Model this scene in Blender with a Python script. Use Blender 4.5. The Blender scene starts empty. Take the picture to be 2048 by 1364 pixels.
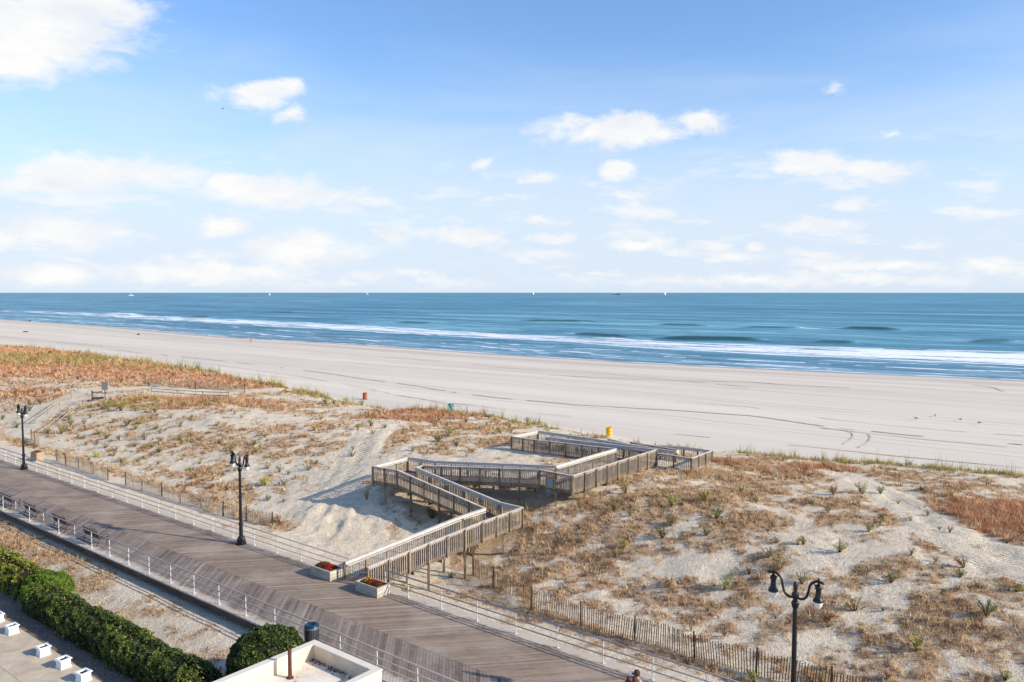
import bpy, bmesh, math, random
import numpy as np
from mathutils import Vector, Matrix
R = math.radians
scene = bpy.context.scene
COL = scene.collection
rnd = random.Random(7)
# ------------------------------------------------------------------ camera
CAM_H = 16.2
PITCH = math.atan(97 / 1600)
cd = bpy.data.cameras.new("camera"); cam = bpy.data.objects.new("camera", cd); COL.objects.link(cam)
cam.location = (0, 0, CAM_H); cam.rotation_euler = (math.pi / 2 - PITCH, 0, 0)
cd.sensor_width = 36; cd.lens = 36 * 1600 / 2048; cd.clip_start = .1; cd.clip_end = 200000
scene.camera = cam
# ------------------------------------------------------------------ sun
SUN_EL = R(25.5); SD = Vector((.940, -.342, 0)).normalized()
sl = bpy.data.lights.new("sun", 'SUN'); sun = bpy.data.objects.new("sun", sl); COL.objects.link(sun)
to_sun = Vector((SD.x * math.cos(SUN_EL), SD.y * math.cos(SUN_EL), math.sin(SUN_EL)))
sun.rotation_euler = to_sun.to_track_quat('Z', 'Y').to_euler(); sun.location = to_sun * 50
sl.energy = 5.0; sl.angle = R(.55); sl.color = (1, .895, .73)
# ------------------------------------------------------------------ world
world = bpy.data.worlds.new("World"); scene.world = world; world.use_nodes = True
NT = world.node_tree; NT.nodes.clear()
class NG:
    """small node-graph helper"""
    def __init__(s, nt): s.nt = nt
    def n(s, t, **k):
        x = s.nt.nodes.new(t)
        for a, b in k.items(): setattr(x, a, b)
        return x
    def put(s, sock, v):
        if isinstance(v, bpy.types.NodeSocket): s.nt.links.new(v, sock)
        elif v is not None: sock.default_value = v
    def m(s, op, a, b=None, c=None, clamp=False):
        x = s.n('ShaderNodeMath', operation=op, use_clamp=clamp)
        s.put(x.inputs[0], a); s.put(x.inputs[1], b); s.put(x.inputs[2], c); return x.outputs[0]
    def vm(s, op, a, b=None):
        x = s.n('ShaderNodeVectorMath', operation=op); s.put(x.inputs[0], a); s.put(x.inputs[1], b)
        return x.outputs['Value'] if op in ('LENGTH', 'DOT_PRODUCT') else x.outputs[0]
    def sep(s, v):
        x = s.n('ShaderNodeSeparateXYZ'); s.put(x.inputs[0], v); return x.outputs
    def comb(s, a, b, c=0.0):
        x = s.n('ShaderNodeCombineXYZ'); s.put(x.inputs[0], a); s.put(x.inputs[1], b); s.put(x.inputs[2], c); return x.outputs[0]
    def map(s, v, sc=(1, 1, 1), loc=(0, 0, 0), rot=(0, 0, 0)):
        x = s.n('ShaderNodeMapping'); s.put(x.inputs[0], v); x.inputs['Location'].default_value = loc
        x.inputs['Rotation'].default_value = rot; x.inputs['Scale'].default_value = sc; return x.outputs[0]
    def noise(s, v, scale, detail=3, rough=.55, dist=0.0):
        x = s.n('ShaderNodeTexNoise'); s.put(x.inputs['Vector'], v); x.inputs['Scale'].default_value = scale
        x.inputs['Detail'].default_value = detail; x.inputs['Roughness'].default_value = rough; x.inputs['Distortion'].default_value = dist
        return x.outputs[0]
    def rng(s, v, a, b, c=0.0, d=1.0, smooth=False):
        x = s.n('ShaderNodeMapRange'); x.interpolation_type = 'SMOOTHSTEP' if smooth else 'LINEAR'
        s.put(x.inputs[0], v); x.inputs[1].default_value = a; x.inputs[2].default_value = b
        x.inputs[3].default_value = c; x.inputs[4].default_value = d; return x.outputs[0]
    def mix(s, f, a, b, mode='MIX'):
        x = s.n('ShaderNodeMix', data_type='RGBA', blend_type=mode)
        s.put(x.inputs[0], f); s.put(x.inputs[6], a); s.put(x.inputs[7], b); return x.outputs[2]
def C(r, g, b):
    f = lambda c: (c / 255 / 12.92) if c / 255 <= .04045 else ((c / 255 + .055) / 1.055) ** 2.4
    return (f(r), f(g), f(b), 1)
G = NG(NT)
sky = G.n('ShaderNodeTexSky'); sky.sky_type = 'NISHITA'; sky.sun_disc = False
sky.sun_elevation = SUN_EL; sky.sun_rotation = math.atan2(SD.x, SD.y)
sky.air_density = 1.0; sky.dust_density = .6; sky.ozone_density = 2.2; sky.altitude = 10
tc = G.n('ShaderNodeTexCoord'); dirv = tc.outputs['Generated']
sx, sy, sz = G.sep(dirv)
el = G.m('ARCSINE', sz)
SKYS = .148
base = G.mix(1.0, sky.outputs[0], (SKYS, SKYS, SKYS, 1), 'MULTIPLY')
base = G.mix(1.0, base, (1.10, 1.29, 1.53, 1), 'MULTIPLY')
hor = G.m('SQRT', G.m('ADD', G.m('MULTIPLY', sx, sx), G.m('MULTIPLY', sy, sy)))
tanel = G.m('DIVIDE', sz, hor)
az = G.m('ARCTAN2', sx, sy)
# thin high veil: paler towards the horizon all round, streaky
vn = G.noise(G.comb(az, G.m('MULTIPLY', tanel, 5.0)), 2.2, 5, .6, .6)
veil = G.rng(G.m('ADD', tanel, G.m('MULTIPLY', G.m('SUBTRACT', vn, .5), -.22)), .325, .04, 0, 1, True)
veil = G.m('MULTIPLY', veil, .92)
veilc = C(222, 235, 252)
col = G.mix(veil, base, veilc)
# clouds: position on the dome given as (x/y, z/y) in front, wrapped by azimuth behind
wob = G.noise(G.comb(az, G.m('MULTIPLY', tanel, 1.6)), 22, 6, .62)
wob2 = G.noise(G.comb(G.m('ADD', az, 7.3), G.m('MULTIPLY', tanel, 1.6)), 9, 4, .55)
ta = G.m('TANGENT', G.m('MULTIPLY', az, .9999))
pv = G.comb(G.m('ADD', ta, G.m('MULTIPLY', G.m('SUBTRACT', wob2, .5), .09)), G.m('ADD', G.m('DIVIDE', tanel, G.m('COSINE', az)), G.m('MULTIPLY', G.m('SUBTRACT', wob, .5), .034)))
CLOUDS = [#  x/y    z/y   half-width half-height  (dome directions of the cumulus in view)
    (-0.5710, 0.3295, 0.1477, 0.0651, 1.30),
    (-0.6153, 0.2906, 0.0772, 0.0414, 1.10),
    (-0.3128, 0.2448, 0.0549, 0.0194, 1.00),
    (-0.2733, 0.2194, 0.0194, 0.0111, 0.70),
    (0.1239, 0.1987, 0.1035, 0.0223, 1.00),
    (0.1423, 0.2060, 0.0647, 0.0181, 1.10),
    (0.2365, 0.2090, 0.0420, 0.0167, 1.00),
    (0.3682, 0.1585, 0.0506, 0.0182, 1.10),
    (0.4550, 0.1499, 0.0617, 0.0183, 1.10),
    (-0.5219, 0.1451, 0.1493, 0.0267, 1.10),
    (-0.5654, 0.1377, 0.0974, 0.0225, 1.10),
    (-0.3059, 0.1236, 0.0845, 0.0240, 1.10),
    (-0.3305, 0.1316, 0.0455, 0.0169, 1.20),
    (0.0334, 0.1414, 0.0234, 0.0106, 0.90),
    (0.1224, 0.1512, 0.0299, 0.0126, 1.00),
    (0.1474, 0.1218, 0.0403, 0.0113, 0.70),
    (0.3749, 0.0836, 0.0430, 0.0113, 1.00),
    (-0.3594, 0.0806, 0.0489, 0.0156, 1.00),
    (-0.5801, 0.0744, 0.1174, 0.0269, 0.80),
    (-0.2699, 0.0528, 0.0849, 0.0270, 0.90),
    (-0.0522, 0.0688, 0.0489, 0.0142, 1.00),
    (0.0441, 0.0898, 0.0208, 0.0064, 0.60),
    (0.0472, 0.0664, 0.0326, 0.0078, 0.90),
    (0.0535, 0.0453, 0.0359, 0.0093, 0.90),
    (0.1560, 0.0589, 0.0392, 0.0092, 0.90),
    (0.2493, 0.0589, 0.0300, 0.0085, 0.90),
    (0.3084, 0.0546, 0.0170, 0.0085, 0.90),
    (0.2775, 0.0441, 0.0523, 0.0093, 0.80),
    (0.3832, 0.0466, 0.0359, 0.0085, 0.80),
    (0.4146, 0.0342, 0.0719, 0.0093, 0.80),
    (0.4831, 0.0354, 0.0523, 0.0107, 0.80),
    (-0.3887, 0.0249, 0.1439, 0.0171, 0.80),
    (-0.5695, 0.0218, 0.0850, 0.0157, 0.80),
    (-0.1516, 0.0713, 0.0261, 0.0114, 0.60),
    (0.5953, 0.0311, 0.0654, 0.0128, 0.60),
    (0.3341, 0.0156, 0.3272, 0.0086, 0.50),
    (-0.2130, 0.1205, 0.0585, 0.0127, 0.50),
    (-0.0395, 0.1585, 0.0156, 0.0070, 0.50),
    (0.4092, 0.2484, 0.0129, 0.0083, 0.45),
    (0.4600, 0.1926, 0.0117, 0.0056, 0.50),
]
acc = None
for (a, b, wa, wb, k) in CLOUDS:
    L = G.vm('LENGTH', G.map(pv, (1 / wa, 1 / wb, 1), (-a / wa, -b / wb, 0)))
    t = G.m('MULTIPLY', G.m('SUBTRACT', 1.0, L), k)
    acc = t if acc is None else G.m('MAXIMUM', acc, t)
front = G.m('GREATER_THAN', sy, .15)
acc = G.m('MULTIPLY', G.m('MAXIMUM', G.m('ADD', acc, .6), 0.0), front)          # 0.6 at a cloud's rim
nz = G.noise(G.comb(az, G.m('MULTIPLY', tanel, 1.9)), 17, 8, .62, .3)
dens = G.rng(G.m('ADD', acc, G.m('MULTIPLY', G.m('SUBTRACT', nz, .5), 1.9)), .42, 1.18, 0, 1, True)
# the general scatter of small low cumulus goes on all round the horizon
sc1 = G.noise(G.comb(G.m('MULTIPLY', az, 1.0), G.m('MULTIPLY', tanel, 3.6)), 9, 7, .6, .2)
band = G.m('MULTIPLY', G.rng(tanel, .20, .10, 0, 1, True), G.rng(tanel, .0, .02, .3, 1, True))
d2 = G.m('MULTIPLY', G.rng(sc1, .50, .64, 0, 1, True), G.m('MULTIPLY', band, .75))
dens = G.m('MAXIMUM', dens, d2)
shade = G.noise(G.comb(az, G.m('MULTIPLY', tanel, 2.4)), 12, 4, .55)
cc = G.mix(G.rng(shade, .35, .62), C(238, 242, 249), C(255, 255, 253))
col = G.mix(G.m('MULTIPLY', dens, .98), col, cc)
bg = G.n('ShaderNodeBackground'); G.put(bg.inputs[0], col); bg.inputs[1].default_value = .84
wo = G.n('ShaderNodeOutputWorld'); NT.links.new(bg.outputs[0], wo.inputs[0])
scene.view_settings.view_transform = 'Standard'; scene.view_settings.look = 'None'
scene.view_settings.exposure = .25; scene.view_settings.gamma = 1; scene.view_settings.use_curve_mapping = False
scene.cycles.max_bounces = 6; scene.cycles.transparent_max_bounces = 12
# ------------------------------------------------------------------ boardwalk frame: u along (towards the right and near), v seaward
UX, UY = .7809, -.6247
def W(u, v, z=0.0): return (u * UX - v * UY, u * UY + v * UX, z)
def UV(x, y): return (x * UX + y * UY, -x * UY + y * UX)
# TERRAIN BEGIN
def _h(ix, iy, s):
    ix = ix.astype(np.int64) & 0xffffffff; iy = iy.astype(np.int64) & 0xffffffff
    n = (ix * 374761393 + iy * 668265263 + s * 2147483647) & 0xffffffff
    n = ((n ^ (n >> 13)) * 1274126177) & 0xffffffff
    n = n ^ (n >> 16)
    return (n & 0xffff) / 65535.0
def vnoise(x, y, s=0):
    x = np.asarray(x, float); y = np.asarray(y, float)
    x0 = np.floor(x); y0 = np.floor(y); fx = x - x0; fy = y - y0
    fx = fx * fx * (3 - 2 * fx); fy = fy * fy * (3 - 2 * fy)
    a = _h(x0, y0, s); b = _h(x0 + 1, y0, s); c = _h(x0, y0 + 1, s); d = _h(x0 + 1, y0 + 1, s)
    return (a * (1 - fx) + b * fx) * (1 - fy) + (c * (1 - fx) + d * fx) * fy
def fbm(x, y, s=0, o=4):
    r = 0; a = .5; t = 0
    for i in range(o):
        r = r + a * vnoise(x * 2 ** i, y * 2 ** i, s + i * 17); t += a; a *= .5
    return r / t
def sst(a, b, x):
    t = np.clip((np.asarray(x, float) - a) / (b - a), 0, 1); return t * t * (3 - 2 * t)
SHORE = [(-1500.00, 202.75), (-580.73, 196.75), (-393.59, 187.79), (-263.73, 172.44), (-211.63, 176.77), (-142.75, 173.04), (-95.81, 174.01), (-60.97, 179.26), (-19.32, 186.51), (400.00, 196.51)]          # (u, v) of the water's edge
DUNE_EDGE = [(-1500.00, 80.70), (-238.91, 80.70), (-180.85, 80.60), (-127.34, 76.19), (-89.76, 69.55), (-76.61, 66.26), (-58.22, 70.56), (-46.52, 68.66), (-41.67, 67.32), (-30.37, 67.31), (-23.46, 69.44), (-16.15, 72.63), (-7.43, 74.07), (200.00, 74.07)]       # (u, v) where the dune plants stop
SEA_Z = -1.2
def shore_v(u): return np.interp(u, [p[0] for p in SHORE], [p[1] for p in SHORE])
def edge_v(u): return np.interp(u, [p[0] for p in DUNE_EDGE], [p[1] for p in DUNE_EDGE])
def height_uv(u, v):
    u = np.asarray(u, float); v = np.asarray(v, float)
    vs = shore_v(u) + 3.0 * (fbm(u / 25, u * 0 + 3, 5, 3) - .5)
    d = vs - v
    beach = np.where(d > 0, SEA_Z + 3.15 * (1 - np.exp(-np.maximum(d, 0) / 36.0)), SEA_Z + d * .05)
    base = np.interp(u, [-90, -70, -48, -36, -30, 10], [-.12, -.25, -.65, -1.1, -1.25, -1.25])
    crest = np.interp(u, [-200, -90, -60, -35, -15, 20], [3.0, 2.6, 2.4, 2.45, 2.2, 1.9])
    ve = edge_v(u) + 2.2 * (fbm(u / 6, u * 0, 9, 3) - .5)
    rise = sst(32.5, 51.5, v)
    dune = base + (crest - base) * rise
    dune = dune + rise * .75 * (fbm(u / 9, v / 7, 2, 4) - .5) + sst(31, 36, v) * .22 * (fbm(u / 2.2, v / 2.0, 3, 3) - .5)
    dune = dune + sst(31, 34, v) * .15 * (fbm(u / .8, v / .7, 4, 2) - .5)
    for (cu, cv, ru, rv, dz) in [(-33.5, 38.2, 4.5, 4.5, -.75), (-40, 36.0, 5, 3.0, -.25), (-46, 41.5, 5, 4, .45), (-24, 41, 9, 4, -.25), (-44, 56, 8, 6, .12), (-27, 64, 6, 4, .25), (-48, 42, 5, 3, .3)]:
        dune = dune + dz * np.exp(-((u - cu) / ru) ** 2 - ((v - cv) / rv) ** 2)
    # bulldozed sand beside the ramp: scarp and scrape marks
    g = np.exp(-((u + 46.0) / 5.0) ** 2 - ((v - 37.0) / 3.8) ** 2)
    dune = dune + g * (.36 * (fbm(u / 1.5 + v / 3, v / 2.6 - u / 5, 31, 3) - .5) + .04 * np.sin((u * .8 + v * .55) * 8.0) + .14 * np.floor(3.2 * fbm(u / 2.4 + v / 6, v / 3.4, 33, 2)) + .34 * (fbm(u / .9 + v / 1.2, v / .7, 35, 3) - .5))
    k = sst(ve - 4.5, ve + 1.2, v)
    z = dune * (1 - k) + beach * k
    # garden on the landward side
    gard = -1.17 + .60 * sst(18.6, 21.2, v) + .10 * (fbm(u / 3, v / 3, 12, 3) - .5)
    kk = sst(24, 30, v)
    return gard * (1 - kk) + z * kk
def height(x, y):
    return height_uv(x * .7809 + y * -.6247, -x * -.6247 + y * .7809)
# TERRAIN END
# ------------------------------------------------------------------ materials
def mat(name, color=(.5, .5, .5, 1), rough=.8, spec=.3, metal=0.0, var=0.0, nscale=6.0, bump=0.0, bscale=30.0, col2=None, detail=4, objrand=0.0, stretch=None):
    m = bpy.data.materials.new(name); m.use_nodes = True; g = NG(m.node_tree); b = m.node_tree.nodes['Principled BSDF']
    t = g.n('ShaderNodeTexCoord'); v = t.outputs['Object']
    if stretch: v = g.map(v, stretch)
    c = color
    if var or col2:
        n = g.noise(v, nscale, detail, .6)
        d = col2 if col2 else tuple(x * (1 - var) for x in color[:3]) + (1,)
        c = g.mix(g.rng(n, .36, .64), color, d)
    if objrand:
        oi = g.n('ShaderNodeObjectInfo'); k = g.rng(oi.outputs['Random'], 0, 1, 1 - objrand, 1 + objrand)
        c = g.mix(1.0, c, g.comb(k, k, k), 'MULTIPLY')
    g.put(b.inputs['Base Color'], c); b.inputs['Roughness'].default_value = rough; b.inputs['Specular IOR Level'].default_value = spec; b.inputs['Metallic'].default_value = metal
    if bump:
        bn = g.n('ShaderNodeBump'); bn.inputs['Strength'].default_value = bump; bn.inputs['Distance'].default_value = .02
        g.put(bn.inputs['Height'], g.noise(v, bscale, 4, .6)); g.put(b.inputs['Normal'], bn.outputs[0])
    return m
def vcol_mat(name, rough=.8, spec=.2, trans=0.0):
    m = bpy.data.materials.new(name); m.use_nodes = True; g = NG(m.node_tree); b = m.node_tree.nodes['Principled BSDF']
    a = g.n('ShaderNodeAttribute', attribute_name='tint'); g.put(b.inputs['Base Color'], a.outputs['Color'])
    b.inputs['Roughness'].default_value = rough; b.inputs['Specular IOR Level'].default_value = spec
    if trans:
        t = g.n('ShaderNodeBsdfTranslucent'); g.put(t.inputs[0], a.outputs['Color'])
        x = g.n('ShaderNodeMixShader'); x.inputs[0].default_value = trans
        o = m.node_tree.nodes['Material Output']
        m.node_tree.links.new(b.outputs[0], x.inputs[1]); m.node_tree.links.new(t.outputs[0], x.inputs[2]); m.node_tree.links.new(x.outputs[0], o.inputs[0])
    return m
def wood_mat(name, base, dark, objrand=.18, axis=(1, 14, 14), spec=.25, rough=.75, sandy=0.0):
    m = bpy.data.materials.new(name); m.use_nodes = True; g = NG(m.node_tree); b = m.node_tree.nodes['Principled BSDF']
    t = g.n('ShaderNodeTexCoord'); v = t.outputs['Object']; oi = g.n('ShaderNodeObjectInfo')
    geo = g.n('ShaderNodeNewGeometry')
    off = g.vm('ADD', v, g.comb(g.m('MULTIPLY', oi.outputs['Random'], 37.0), g.m('MULTIPLY', oi.outputs['Random'], 11.0)))
    n1 = g.noise(g.map(off, axis), 1.6, 5, .65); n2 = g.noise(off, .9, 3, .5)
    c = g.mix(g.rng(n1, .3, .7), base, dark)
    c = g.mix(g.m('MULTIPLY', g.rng(n2, .45, .75), .5), c, dark)
    isl = g.m('ADD', oi.outputs['Random'], geo.outputs['Random Per Island'])
    k = g.rng(g.m('FRACT', g.m('MULTIPLY', isl, 7.13)), 0, 1, 1 - objrand, 1 + objrand)
    c = g.mix(1.0, c, g.comb(k, k, k), 'MULTIPLY')
    if sandy:
        n3 = g.noise(geo.outputs['Position'], .35, 4, .6)
        c = g.mix(g.m('MULTIPLY', g.rng(n3, .46, .70), sandy), c, C(205, 190, 172))
    if sandy:      # blown sand lies along both edges; a few boards are newer than the rest
        vq = g.sep(g.map(geo.outputs['Position'], (1, 1, 1), (0, 0, 0), (0, 0, math.atan2(-UY, UX))))[1]
        ed = g.m('MAXIMUM', g.rng(vq, 28.35, 29.3), g.rng(vq, 23.1, 22.2))
        dr = g.rng(g.m('ADD', ed, g.m('MULTIPLY', g.m('SUBTRACT', g.noise(geo.outputs['Position'], 1.3, 5, .65), .5), 1.3)), .45, .8)
        nb = g.m('GREATER_THAN', g.m('FRACT', g.m('MULTIPLY', oi.outputs['Random'], 31.7)), .95)
        c = g.mix(g.m('MULTIPLY', nb, .26), c, C(206, 188, 164))
        c = g.mix(g.m('MULTIPLY', dr, .62), c, C(214, 202, 186))
    g.put(b.inputs['Base Color'], c); b.inputs['Roughness'].default_value = rough; b.inputs['Specular IOR Level'].default_value = spec
    bn = g.n('ShaderNodeBump'); bn.inputs['Strength'].default_value = .35; bn.inputs['Distance'].default_value = .01
    g.put(bn.inputs['Height'], n1); g.put(b.inputs['Normal'], bn.outputs[0])
    return m
M = {}
M['plank_sea'] = wood_mat('plank wood seaward', C(166, 145, 124), C(116, 99, 87), .20, sandy=.28, spec=.3)
M['plank_land'] = wood_mat('plank wood landward', C(154, 137, 124), C(96, 85, 78), .32, sandy=.22, spec=.2)
M['ramp'] = wood_mat('weathered ramp wood', C(156, 138, 116), C(88, 74, 62), .26, (3, 3, 1.2))
M['ramp_cap'] = wood_mat('bleached ramp cap', C(214, 208, 200), C(176, 166, 156), .06, (2, 2, 2))
M['baluster'] = wood_mat('baluster wood', C(196, 180, 156), C(140, 124, 104), .25, (5, 5, 1.2))  # ramp wood again, colour lightened so balusters look lit against dark gaps
M['ramp_deck'] = wood_mat('ramp deck wood', C(118, 106, 100), C(80, 70, 66), .16)
M['fascia'] = wood_mat('boardwalk edge beam', C(116, 92, 76), C(62, 46, 40), .05, (.6, .6, 5))
M['pile'] = mat('pile wood', C(92, 80, 70), .9, .1, var=.5, nscale=3)
M['pipe'] = mat('galvanised pipe', C(164, 158, 158), .45, .5, .3, var=.2, nscale=5)
M['pipe_white'] = mat('painted pipe post', C(212, 210, 206), .5, .4, .1, var=.12, nscale=5)
M['iron'] = mat('black lamp iron', C(30, 33, 35), .42, .5, .2, var=.4, nscale=8)
M['lens'] = mat('lamp lens', C(228, 230, 220), .25, .5)
M['slat'] = wood_mat('fence slat wood', C(146, 118, 90), C(92, 72, 54), .3, (6, 6, 1))
M['slat_grey'] = wood_mat('grey fence slat wood', C(186, 172, 152), C(134, 120, 102), .22, (6, 6, 1))
M['fpost'] = wood_mat('fence post wood', C(104, 84, 66), C(62, 50, 40), .25, (4, 4, 1))
M['fpost_light'] = wood_mat('pale fence post wood', C(176, 162, 144), C(128, 114, 98), .2, (4, 4, 1))
M['wire'] = mat('fence wire', C(90, 82, 74), .6, .4, .3)
M['box_wood'] = wood_mat('planter timber', C(206, 198, 184), C(150, 142, 130), .1, (2, 2, 6))
M['box_tan'] = wood_mat('tan box timber', C(190, 170, 142), C(150, 128, 102), .1, (2, 2, 6))
M['soil'] = mat('soil', C(58, 46, 38), .95, .1, var=.4, nscale=12)
M['white'] = mat('white plastic', C(232, 234, 238), .5, .4, var=.06, nscale=4)
M['stucco'] = mat('cream stucco', C(230, 212, 184), .85, .2, var=.16, nscale=2.2, bump=.25, bscale=40)
M['coping'] = mat('white coping', C(230, 218, 200), .6, .3, var=.08, nscale=3)
M['rust'] = mat('rusty steel pipe', C(110, 66, 50), .8, .3, .2, col2=C(76, 48, 40), nscale=9, bump=.3)
M['bench_wood'] = wood_mat('bench slat wood', C(124, 92, 80), C(84, 62, 56), .15, (8, 1, 8))
M['bin'] = mat('dark bin steel', C(92, 98, 104), .4, .5, .4, var=.3)
M['bin_lid'] = mat('blue bin lid', C(24, 62, 88), .35, .5, .2, var=.25)
M['yellow'] = mat('yellow drum paint', C(240, 178, 20), .5, .4, var=.12, nscale=4)
M['rustdrum'] = mat('rust drum paint', C(176, 104, 78), .7, .3, col2=C(120, 60, 44), nscale=5)
M['teal'] = mat('teal cloth', C(84, 170, 172), .8, .2, var=.2, nscale=6)
M['steel'] = mat('barrier steel', C(120, 126, 132), .45, .5, .5)
M['bark'] = mat('bark', C(84, 66, 52), .9, .1, var=.4, nscale=20)
M['leaf'] = vcol_mat('leaves', .55, .35, .25)
M['grass'] = vcol_mat('dry grass', .8, .1, .3)
M['petal'] = vcol_mat('petals', .6, .2, .2)
# terrace slabs
M['terrace'] = mat('terrace concrete', C(204, 188, 164), .85, .2, col2=C(180, 163, 142), nscale=1.3, bump=.15, bscale=50, detail=6)
M['mulch'] = mat('mulch', C(94, 78, 70), .95, .1, col2=C(150, 136, 124), nscale=14, bump=.9, bscale=22)
# roof
def roof_mat():
    m = bpy.data.materials.new('roof membrane'); m.use_nodes = True; g = NG(m.node_tree); b = m.node_tree.nodes['Principled BSDF']
    v = g.n('ShaderNodeTexCoord').outputs['Object']
    c = g.mix(g.rng(g.noise(v, 1.4, 5), .35, .65), C(240, 230, 216), C(222, 206, 186))
    st = g.rng(g.noise(g.map(v, (1, 1, 1), (3, 1, 0)), 2.4, 6, .7), .60, .66)
    c = g.mix(g.m('MULTIPLY', st, .75), c, C(140, 74, 46))
    g.put(b.inputs['Base Color'], c); b.inputs['Roughness'].default_value = .7
    return m
M['roof'] = roof_mat()
def sand_mat():
    m = bpy.data.materials.new('sand'); m.use_nodes = True; g = NG(m.node_tree); b = m.node_tree.nodes['Principled BSDF']
    pos = g.n('ShaderNodeNewGeometry').outputs['Position']
    uv = g.map(pos, (1, 1, 1), (0, 0, 0), (0, 0, math.atan2(-UY, UX)))      # x along the boardwalk, y seaward
    a = g.n('ShaderNodeAttribute', attribute_name='cover'); cr, cg, cb = g.n('ShaderNodeSeparateColor'), None, None
    g.nt.links.new(a.outputs['Color'], cr.inputs[0]); cov, beach, wet = cr.outputs[0], cr.outputs[1], cr.outputs[2]
    # dune sand
    n0 = g.noise(pos, .55, 6, .62); n1 = g.noise(pos, 2.6, 6, .68); n2 = g.noise(pos, 9, 5, .7)
    dune = g.mix(g.rng(n1, .3, .7), C(236, 222, 198), C(212, 194, 168))
    dune = g.mix(g.m('MULTIPLY', g.rng(n0, .5, .66), .45), dune, C(200, 180, 156))
    shells = g.rng(g.noise(pos, 26, 2, .7), .66, .72)
    dune = g.mix(g.m('MULTIPLY', shells, .5), dune, C(240, 238, 234))
    specks = g.m('MULTIPLY', g.rng(g.noise(pos, 6.5, 3, .7), .60, .68), g.rng(n1, .40, .60, .15, .75)); dune = g.mix(specks, dune, C(172, 138, 104))
    # plant litter
    lit = g.m('MULTIPLY', g.rng(g.m('ADD', g.m('MULTIPLY', cov, 1.25), g.m('ADD', g.m('MULTIPLY', g.m('SUBTRACT', n1, .5), 1.5), g.m('MULTIPLY', g.m('SUBTRACT', n2, .5), 1.3))), .48, .84), .85)
    litc = g.mix(g.rng(n0, .38, .62), C(204, 176, 142), C(176, 144, 112))
    dune = g.mix(lit, dune, litc)
    # beach sand: smooth, streaked along the shore by grooming and tyres
    s1 = g.noise(g.map(uv, (.006, .16, 1)), 1, 5, .6, .2); s2 = g.noise(g.map(uv, (.012, .9, 1)), 1, 4, .7)
    s3 = g.noise(g.map(uv, (.0025, .05, 1)), 1, 3, .5)
    bc = g.mix(g.rng(s1, .35, .65), C(225, 212, 194), C(208, 195, 179))
    bc = g.mix(g.m('MULTIPLY', g.rng(s3, .5, .66), .55), bc, C(206, 190, 172))
    bc = g.mix(g.m('MULTIPLY', g.rng(s2, .60, .70), .30), bc, C(168, 152, 144))
    uvx = g.sep(uv)
    wobl = g.m('MULTIPLY', g.m('SUBTRACT', g.noise(g.map(uv, (.016, 0, 0)), 1, 3, .5), .5), 9.0)
    vv = g.m('ADD', uvx[1], wobl)
    tr = None
    for (v0, w, k) in [(82.0, .16, .4), (84.2, .16, .4), (101, .18, .5), (103.2, .16, .5), (110, .2, .4), (117, .25, .5), (128, .3, .4), (138, .3, .5)]:
        L = g.m('MULTIPLY', g.rng(g.m('ABSOLUTE', g.m('SUBTRACT', vv, v0)), w * .6, w * 1.6, 1, 0), k)
        tr = L if tr is None else g.m('MAXIMUM', tr, L)
    tr = g.m('MULTIPLY', tr, g.rng(g.noise(g.map(uv, (.05, .3, 1)), 1, 4, .6), .36, .52))
    bc = g.mix(g.m('MULTIPLY', tr, .8), bc, C(150, 132, 122))
    ft = g.rng(g.noise(pos, 1.1, 5, .75), .63, .70)
    bc = g.mix(g.m('MULTIPLY', ft, .16), bc, C(160, 146, 138))
    bc = g.mix(wet, bc, C(150, 138, 130))
    c = g.mix(beach, dune, bc)
    g.put(b.inputs['Base Color'], c); g.put(b.inputs['Roughness'], g.rng(wet, 0, 1, .95, .4)); b.inputs['Specular IOR Level'].default_value = .15
    bn = g.n('ShaderNodeBump'); bn.inputs['Strength'].default_value = 1.0; bn.inputs['Distance'].default_value = .22
    hh = g.m('ADD', g.m('MULTIPLY', n1, .7), g.m('ADD', g.m('MULTIPLY', n2, .5), g.m('MULTIPLY', n0, .3)))
    hh = g.m('ADD', g.m('MULTIPLY', hh, g.m('SUBTRACT', 1.0, g.m('MULTIPLY', beach, .82))), g.m('MULTIPLY', g.m('MULTIPLY', tr, beach), -.6))
    rut = g.n('ShaderNodeAttribute', attribute_name='rut').outputs['Fac']
    tread = g.m('SINE', g.m('MULTIPLY', g.m('ADD', g.sep(pos)[0], g.sep(pos)[1]), 17.0))
    hh = g.m('ADD', hh, g.m('MULTIPLY', rut, g.m('ADD', -.5, g.m('MULTIPLY', tread, .35))))
    g.put(bn.inputs['Height'], hh); g.put(b.inputs['Normal'], bn.outputs[0])
    return m
M['sand'] = sand_mat()
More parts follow.
